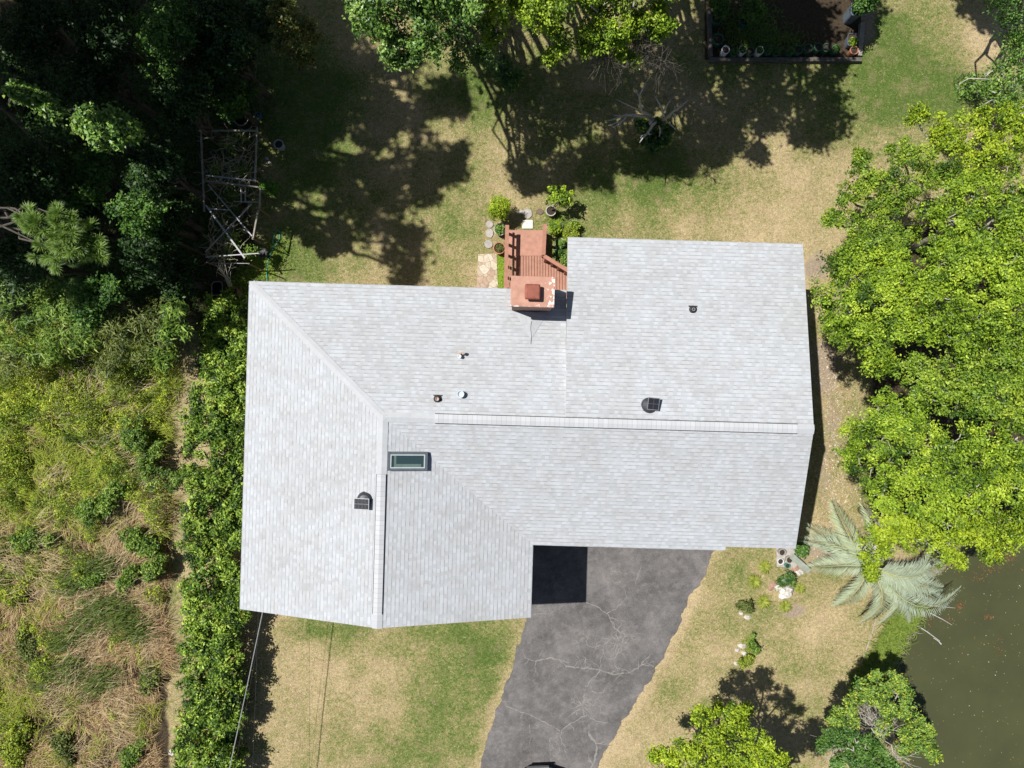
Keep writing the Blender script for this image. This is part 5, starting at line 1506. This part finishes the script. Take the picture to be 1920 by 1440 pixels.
# trellis area
tre = thing("trellis", "rickety trellis of grey pipes and canes with bare vines beside the wood", "trellis", (*P(430,360)[:2], 0))
TZ = 1.5
TPIPE = plain('dull_pipe', (.40,.40,.42), .7, .25, 12)
bars = [((376,230),(383,397),.05,TZ),((372,245),(482,245),.05,TZ+.05),((482,238),(478,342),.05,TZ),((386,329),(480,339),.045,TZ+.05),((386,339),(484,351),.05,TZ),((488,353),(486,392),.05,TZ),
        ((484,394),(474,449),.05,TZ),((390,346),(473,443),.035,TZ),((386,385),(459,484),.055,TZ+.08),((471,383),(385,472),.03,TZ+.04),((390,391),(433,394),.03,TZ),((386,482),(485,475),.035,TZ+.06),
        ((389,493),(468,494),.02,TZ-.3),((452,351),(452,378),.04,TZ-.3),((460,351),(460,378),.04,TZ-.3),((440,378),(484,379),.03,TZ-.3)]
for a, b_, w_, z_ in bars:
    m_ = MB(); m_.bar(P(*a, z_), P(*b_, z_+random.uniform(-.1, .05)), w_*.95); m_.build("rail", TPIPE if w_ != .05 else GREYWOOD, tre)
for (x, y, z_) in ((377,246,TZ),(481,246,TZ),(384,338,TZ),(479,350,TZ),(389,492,TZ),(467,495,TZ),(486,392,TZ),(474,447,TZ)):
    m_ = MB(); t_ = P(x, y, z_); m_.tube([(t_[0], t_[1], 0), (t_[0], t_[1], z_+.05)], .024, 6); m_.build("post", plain("brown_post", (.22,.15,.11), .8, .3, 10) if "brown_post" not in bpy.data.materials else bpy.data.materials["brown_post"], tre)
m_ = MB(); r2 = random.Random(5)
for (x0, y0, x1, y1, n_) in ((388,300,470,345,80),(388,425,455,490,60),(392,250,470,300,26),(395,345,470,420,24)):
    for _ in range(n_):
        x = r2.uniform(x0, x1); y = r2.uniform(y0, y1); z_ = TZ-r2.uniform(0, .5); a = r2.uniform(0, 6.28); pts = []
        for k_ in range(6):
            pts.append(P(x, y, z_)); a += r2.uniform(-.7, .7); x += math.cos(a)*7; y += math.sin(a)*7; z_ += r2.uniform(-.12, .08)
        m_.tube(pts, [.010, .009, .008, .007, .005, .004], 4)
m_.build("bare_vines", plain("dry_vine", (.42,.37,.28), .9, .3, 12), tre)
bb = BL([(405,320,12,1.2),(440,450,16,1.2),(425,475,12,1.1),(470,470,10,1.2),(425,268,12,1.0),(455,320,8,1.3),(430,370,14,.7)])
pos, nr, T, tips = crown_points(bb, .45, .08, .16, 9)
leaf_obj("vine_leaves", pos, nr, .08*rng.uniform(.6, 1.4, len(pos)), .5, tone_cols(T, *TC, len(pos)), LEAF, tre)

def ring(px, py, r, z, tube, mat, name, label, cat, sq=None):
    c = P(px, py, z); rr = M(r, z); pts = []
    N = 28
    for k_ in range(N+1):
        a = 2*math.pi*k_/N; x = math.cos(a); y = math.sin(a)
        if sq: x = math.copysign(abs(x)**.45, x)*sq[0]; y = math.copysign(abs(y)**.45, y)*sq[1]
        pts.append((c[0]+x*rr, c[1]+y*rr, z))
    m_ = MB(); m_.tube(pts, tube, 6)
    return m_
def tub_ring(px, py, r, h, tube, mat, name, label, cat, sq=None):
    c = P(px, py, h); t = thing(name, label, cat, (c[0], c[1], 0))
    ring(px, py, r, h, tube, mat, name, label, cat, sq).build("rim", mat, t)
    m_ = MB(); rr = M(r, h); m_.lathe((c[0], c[1], 0), [(rr*.8, 0), (rr*.98, h-.01), (rr*.93, h-.01), (rr*.76, .05), (.004, .05)], 28, sq=sq); m_.build("tub", BLACKPLASTIC, t)
tub_ring(452,222,13,.5,.012,plain("tub_rim",(.40,.42,.46),.5,.1,8),"round_tub","dark round tub with a thin silver rim at the trellis's north end","tub")
tub_ring(407,541,11,.5,.012,plain("bin_rim",(.33,.32,.31),.6,.1,8),"square_bin","dark square bin with a thin grey rim in the shade left of the roof corner","bin",sq=(.9,1.15))
pot(522,270,9,.38,plain("pale_blue_plastic",(.33,.40,.44),.5,.1,8),"pale blue rimmed bucket on the shaded grass right of the trellis",name="bucket",cat="bucket",group=None)
pot(483,215,5,.3,plain("blue_plastic",(.06,.16,.33),.5,.1,8),"small blue pot at the trellis's north east corner",name="plant_pot",cat="pot",group=None)
pt = pot(436,547,11,.55,plain("brown_clay",(.16,.105,.08),.85,.25,10),"tall brown pot with long bare sticks fanning out, left of the roof corner",name="potted_shrub",plant=('lime',-3,-5),pr=4,ph=.1,group=None,thick=.3)
m_ = MB()
for k_ in range(13):
    a = P(435+random.uniform(-4, 4), 545+random.uniform(-3, 3), .5); e = P(418+random.uniform(-14, 16), 500+random.uniform(-12, 12), 1.5)
    m_.tube([a, P((a[0]*0+427)+random.uniform(-5, 5), 522, 1.0), e], [.012, .01, .006], 4)
m_.build("bare_branch", DEAD_WOOD, pt)
shrub(506,352,9,.8,((.06,.16,.02),(.14,.32,.04),(.25,.45,.08)),"small bright green plant at the trellis's right side",leaf=.09)
def rock(px, py, rx, ry, h, label, name="rock", mat=ROCK, group=None, seed=0):
    r_ = random.Random(seed); c = P(px, py, h*.5); V = []; Fc = []
    N, K = 12, 5
    for j in range(K):
        ph_ = j/(K-1)*math.pi/2
        for i in range(N):
            a = 2*math.pi*i/N; w_ = r_.uniform(.8, 1.15)
            V.append((c[0]+math.cos(a)*math.cos(ph_)*M(rx)*w_, c[1]+math.sin(a)*math.cos(ph_)*M(ry)*w_, -.02+math.sin(ph_)*h*r_.uniform(.85, 1.1)))
    for j in range(K-1):
        for i in range(N): Fc.append((j*N+i, j*N+(i+1) % N, (j+1)*N+(i+1) % N, (j+1)*N+i))
    m_ = MB(); m_.add(V, Fc); return tag(m_.build(name, mat), label, "rock", group)
rock(500,297,4,3,.1,"upper white stone on the shaded grass right of the trellis",seed=1); rock(505,304,4,2.5,.08,"lower white stone on the shaded grass right of the trellis",seed=2)
rock(451,584,7,9,.16,"white stone at the top of the hedge beside the roof",seed=3)
rock(418,586,9,5,.12,"brown grey stone at the top of the hedge",seed=4,mat=plain("brown_rock",(.2,.16,.13),.9,.3,9))
rock(322,1412,8,7,.07,"flat pale stone in the mown strip at the bottom",seed=5)
m_ = MB(); m_.tube([P(442,572,.03),P(455,570,.03),P(463,565,.03),P(466,555,.03)], .03, 6); tag(m_.build("garden_edging", CONC), "short curved edging beside the roof's upper left corner", "edging")
# hose
m_ = MB(); r3 = [(506,560),(503,540),(501,525),(500,510),(502,492),(507,480),(511,462),(512,448),(517,435),(522,431),(525,436),(524,448),(517,460),(508,474),(503,484),(501,498)]
pts = []
for i in range(len(r3)-1):
    for k_ in range(3):
        u = k_/3; pts.append(P(r3[i][0]*(1-u)+r3[i+1][0]*u, r3[i][1]*(1-u)+r3[i+1][1]*u, .05+.02*math.sin(i*3+k_)))
m_.tube(pts, .018, 6); tag(m_.build("garden_hose", plain("green_hose", (.05,.30,.20), .4, .1, 8), smooth=True), "looped green garden hose on the grass above the roof corner", "hose")
# round stand on the grass whose shade shows near the hose
t = thing("birdbath", "small dark round stand beside the hose near the trellis foot", "stand", (*P(512,486)[:2], 0))
m_ = MB(); c = P(505,480,0); 
m_.lathe((c[0], c[1], 0), [(.14, 0), (.05, .06), (.04, .6)], 14); m_.build("pedestal", BLACKPLASTIC, t)
m_ = MB(); m_.lathe((c[0], c[1], .6), [(.05, 0), (.17, .06), (.17, .075), (.12, .05), (.004, .045)], 20); m_.build("bowl", BLACKPLASTIC, t)
# spiky plants in the wood
def rosette(px, py, z, r, n, cols, name, label, group=None, w=.05):
    c = np.array(P(px, py, z)); t = thing(name, label, "plant", (c[0], c[1], 0), group)
    V = []; C = []
    for k_ in range(n):
        a = rng.uniform(0, 6.283); d = np.array([math.cos(a), math.sin(a), rng.uniform(-.1, .7)]); L = M(r, z)*rng.uniform(.7, 1.1); s_ = np.array([-math.sin(a), math.cos(a), 0])*w/2
        p0 = c; p1 = c+d*L*.5; p2 = c+d*L-np.array([0, 0, .3])*L
        V += [p0-s_*.6, p1-s_, p1+s_, p0+s_*.6, p1-s_, p2-s_*.1, p2+s_*.1, p1+s_]
        cc = np.array(cols[0])+(np.array(cols[1])-np.array(cols[0]))*rng.random(); C += [cc]*8
    np_mesh("leaves", np.array(V), 4, np.arange(len(V)), BLADE, t, np.array(C))
    m_ = MB(); m_.tube([(c[0], c[1], -.02), (c[0], c[1], z)], .05, 6); m_.build("stem", BARK, t)
rosette(468,165,1.6,26,60,((.05,.09,.02),(.16,.24,.06)),"yucca","spiky rosette plant in the shade above the trellis")
rosette(385,95,1.8,18,40,((.05,.09,.03),(.16,.24,.09)),"yucca","smaller spiky plant in the wood left of the rosette")
rosette(325,452,2.2,18,24,((.06,.14,.03),(.22,.34,.09)),"fan_palm","small lit palm seedling at the edge of the wood left of the trellis")
# spider-like clumps on the east lawn
G6 = "lime green grassy clumps on the east lawn"
for (px, py, r, lab) in ((1415,1090,17,"leftmost lime grassy clump on the east lawn"),(1434,1063,15,"uppermost lime grassy clump below the eave"),(1432,1128,16,"lime grassy clump below left of the rock mound"),(1472,1137,14,"lime grassy clump directly below the rock mound"),(1500,1103,12,"faint lime grassy clump right of the rock mound")):
    rosette(px, py, .08, r, 110, ((.15,.19,.03),(.38,.42,.07)), "grass_clump", lab, G6, w=.022)
# rock mound
rm = thing("rock_mound", "round mound of white and grey rocks topped by a dark leafed plant, below the eave", "rock mound", (*P(1468,1107)[:2], 0))
for k_, (px, py, rx, ry, h, m2) in enumerate(((1476,1110,13,14,.32,ROCK),(1462,1102,9,8,.22,ROCK),(1470,1118,9,7,.2,plain("white_rock",(.72,.71,.69),.8,.1,9)),(1452,1096,8,6,.12,plain("red_stone",(.35,.22,.17),.9,.3,9)),(1446,1103,5,6,.1,bpy.data.materials["red_stone"]),(1486,1102,5,6,.2,plain("dark_rock",(.16,.15,.14),.9,.3,9)),(1468,1106,6,5,.36,bpy.data.materials["white_rock"]))):
    r_ = rock(px, py, rx, ry, h, None, mat=m2, seed=40+k_); r_.parent = rm; r_.location = -rm.location
    for key in ("category", "label", "group"):
        if key in r_: del r_[key]
bb = BL([(1470,1085,8,.55),(1478,1080,8,.6),(1484,1090,7,.5),(1465,1092,6,.45)])
pos, nr, T, tips = crown_points(bb, .25, .13, .12, 9, fill=0)
leaf_obj("foliage", pos, nr, .15*rng.uniform(.6, 1.3, len(pos)), .3, tone_cols(T, (.02,.06,.012), (.06,.14,.025), (.20,.30,.07), len(pos)), GLOSSY_LEAF, rm)
shrub(1397,1136,13,.45,TD,"small dark shrub on the east lawn, upper of two",leaf=.065,dens=.35,n=9,clr=.08,per=7); 
shrub(1400,1238,11,.4,TY,"yellow green tuft below the stones of the lower shrub",leaf=.06,dens=.35,clr=.08,per=7)
shrub(1412,1207,13,.5,TC,"small dark shrub on the east lawn, lower of two",leaf=.065,dens=.35,n=9,clr=.08,per=7)
for k_, (px, py, rx, ry, lab) in enumerate(((1391,1151,5,4,"pale stone left below the upper small shrub"),(1402,1158,7,5,"pale branching stone directly below the upper small shrub"),(1392,1212,9,5,"long pale stone left of the lower small shrub"),(1383,1220,5,4,"small pale stone left of the long one"),(1396,1226,6,5,"grey stone under the lower small shrub"),(1381,1245,5,4,"white stone alone at the lower left of the small shrubs"))):
    rock(px, py, rx, ry, .12, lab, seed=60+k_, group="stones around the small shrubs on the east lawn")
# pots by the house's lower right corner
G7 = "pots on the paving at the house's lower right corner"
m_ = MB(); m_.prism([P(x, y)[:2] for x, y in [(1455,1025),(1490,1022),(1500,1040),(1492,1064),(1456,1062)]][::-1], -.02, .04); tag(m_.build("paving_slab", CONC), "grey paving under the pots at the house's lower right corner", "paving")
pot(1467,1036,6.5,.28,CONC,"pale round pot nearest the eave at the house's lower right corner",name="plant_pot",cat="pot",group=G7)
pot(1481,1050,7,.26,PALEPOT,"grey round pot right of the others at the house's lower right corner",name="plant_pot",cat="pot",group=G7)
pot(1464,1053,6,.22,WHITEPOT,"white round pot at the left of the paving below the eave",name="plant_pot",cat="pot",group=G7)
pot(1477,1061,5,.2,plain("teal_glaze",(.05,.28,.22),.4,.1,8),"small teal pot below the eave at the house corner",name="plant_pot",cat="pot",group=G7)
rock(1492,1067,9,5,.08,"reddish stones just right of the teal pot",mat=bpy.data.materials["red_stone"],seed=81); rock(1500,1074,9,6,.1,"white stones below the reddish ones near the palm",seed=82)
shrub(1503,1030,8,.5,'green',"small glossy plant tucked against the house's lower right corner",leaf=.09,mat=GLOSSY_LEAF)
m_ = MB(); A = P(1484,1042,.5); B_ = P(1518,1072,.25); m_.bar(A, B_, .22, .03); tag(m_.build("fallen_frond_sheath", plain("sheath",(.30,.33,.28),.8,.2,5), bevel=.01), "grey green fallen palm sheath lying between the pots and the palm", "palm sheath")
m_ = MB(); A = P(1642,1165,.02); B_ = P(1601,1278,.02)
m_.tube([P(1643,1160,.02),P(1634,1190,.02),P(1622,1225,.03),P(1612,1250,.02),P(1601,1278,.02)], .028, 6); tag(m_.build("garden_edging", plain('sunken_edging', (.33,.28,.22), .9, .2, 9)), "thin grey edging strip across the dry lawn near the pond", "edging")
pl = thing("garden_bench_roll", "", "", (0,0,0)) if False else None

# black car nosing into the bottom edge of the driveway
car = thing("parked_car", "black car at the bottom edge of the driveway with only its rounded nose in view", "car", (1.0,-15.86,0), rotz=math.radians(2))
CARP = plain("black_car_paint", (.008,.008,.011), .18, .1, 2, bmp=0, spec=.6)
def outline(z, inset, nose):
    pts = []
    W = .90-inset; Lf = 2.1-inset*1.2; Lr = 2.2-inset
    for k_ in range(13):
        a = math.pi*k_/12; pts.append((W*math.copysign(abs(math.cos(a))**.95, math.cos(a)), Lf-.62*nose+.62*nose*math.sin(a)**1.1, z))
    for k_ in range(9):
        a = math.pi+math.pi*k_/8; pts.append((W*math.copysign(abs(math.cos(a))**.35, math.cos(a)), -Lr+.3+.3*math.sin(a)**1 if math.sin(a) > 0 else -Lr+.3-.3*abs(math.sin(a))**.5, z))
    return pts
def loft(secs):
    m_ = MB(); n_ = len(secs[0]); V = [p for s_ in secs for p in s_]; Fc = []
    for j in range(len(secs)-1):
        for i in range(n_): Fc.append((j*n_+i, j*n_+(i+1) % n_, (j+1)*n_+(i+1) % n_, (j+1)*n_+i))
    Fc.append(tuple(range(n_))[::-1]); Fc.append(tuple(range((len(secs)-1)*n_, len(secs)*n_)))
    m_.add(V, Fc); return m_
loft([outline(.22,.06,1),outline(.35,.0,1),outline(.60,.0,1.05),outline(.74,.05,1.15),outline(.84,.14,1.3)]).build("body", CARP, car, local=True, smooth=False)
cab = []
for z_, ins, y0, y1 in ((.83,.08,-1.9,.95),(1.10,.16,-1.6,.55),(1.38,.26,-1.2,.05),(1.43,.34,-1.05,-.1)):
    W = .88-ins; cab.append([(W,y1-.12,z_),(W*.6,y1,z_),(-W*.6,y1,z_),(-W,y1-.12,z_),(-W,y0+.1,z_),(-W*.7,y0,z_),(W*.7,y0,z_),(W,y0+.1,z_)])
loft(cab[:3]).build("window_glass", GLASSM, car, local=True); loft(cab[2:]).build("roof", CARP, car, local=True)
for sx in (-1, 1):
    m_ = MB(); m_.box((sx*.52, 1.93, .66), (.32, .12, .12), rz=-sx*.35); m_.build("headlight", plain("headlamp_glass", (.6,.62,.65), .15, .05, 4, .3) if "headlamp_glass" not in bpy.data.materials else bpy.data.materials["headlamp_glass"], car, local=True)
    for sy in (1.3, -1.35):
        m_ = MB(); N = 20; V = []
        for x_ in (-.1, .1):
            for k_ in range(N): a = 2*math.pi*k_/N; V.append((sx*.8+x_, sy+.32*math.cos(a), .32+.32*math.sin(a)))
        m_.add(V, [(k_, (k_+1) % N, N+(k_+1) % N, N+k_) for k_ in range(N)]+[tuple(range(N))[::-1], tuple(range(N, 2*N))]); m_.build("wheel", BLACKPLASTIC, car, local=True)
m_ = MB(); m_.box((0, 2.09, .50), (.8, .05, .12)); m_.box((0, 2.06, .70), (.5, .06, .03)); m_.build("grille", plain("grille_trim", (.3,.31,.32), .3, .1, 5, .6), car, local=True)
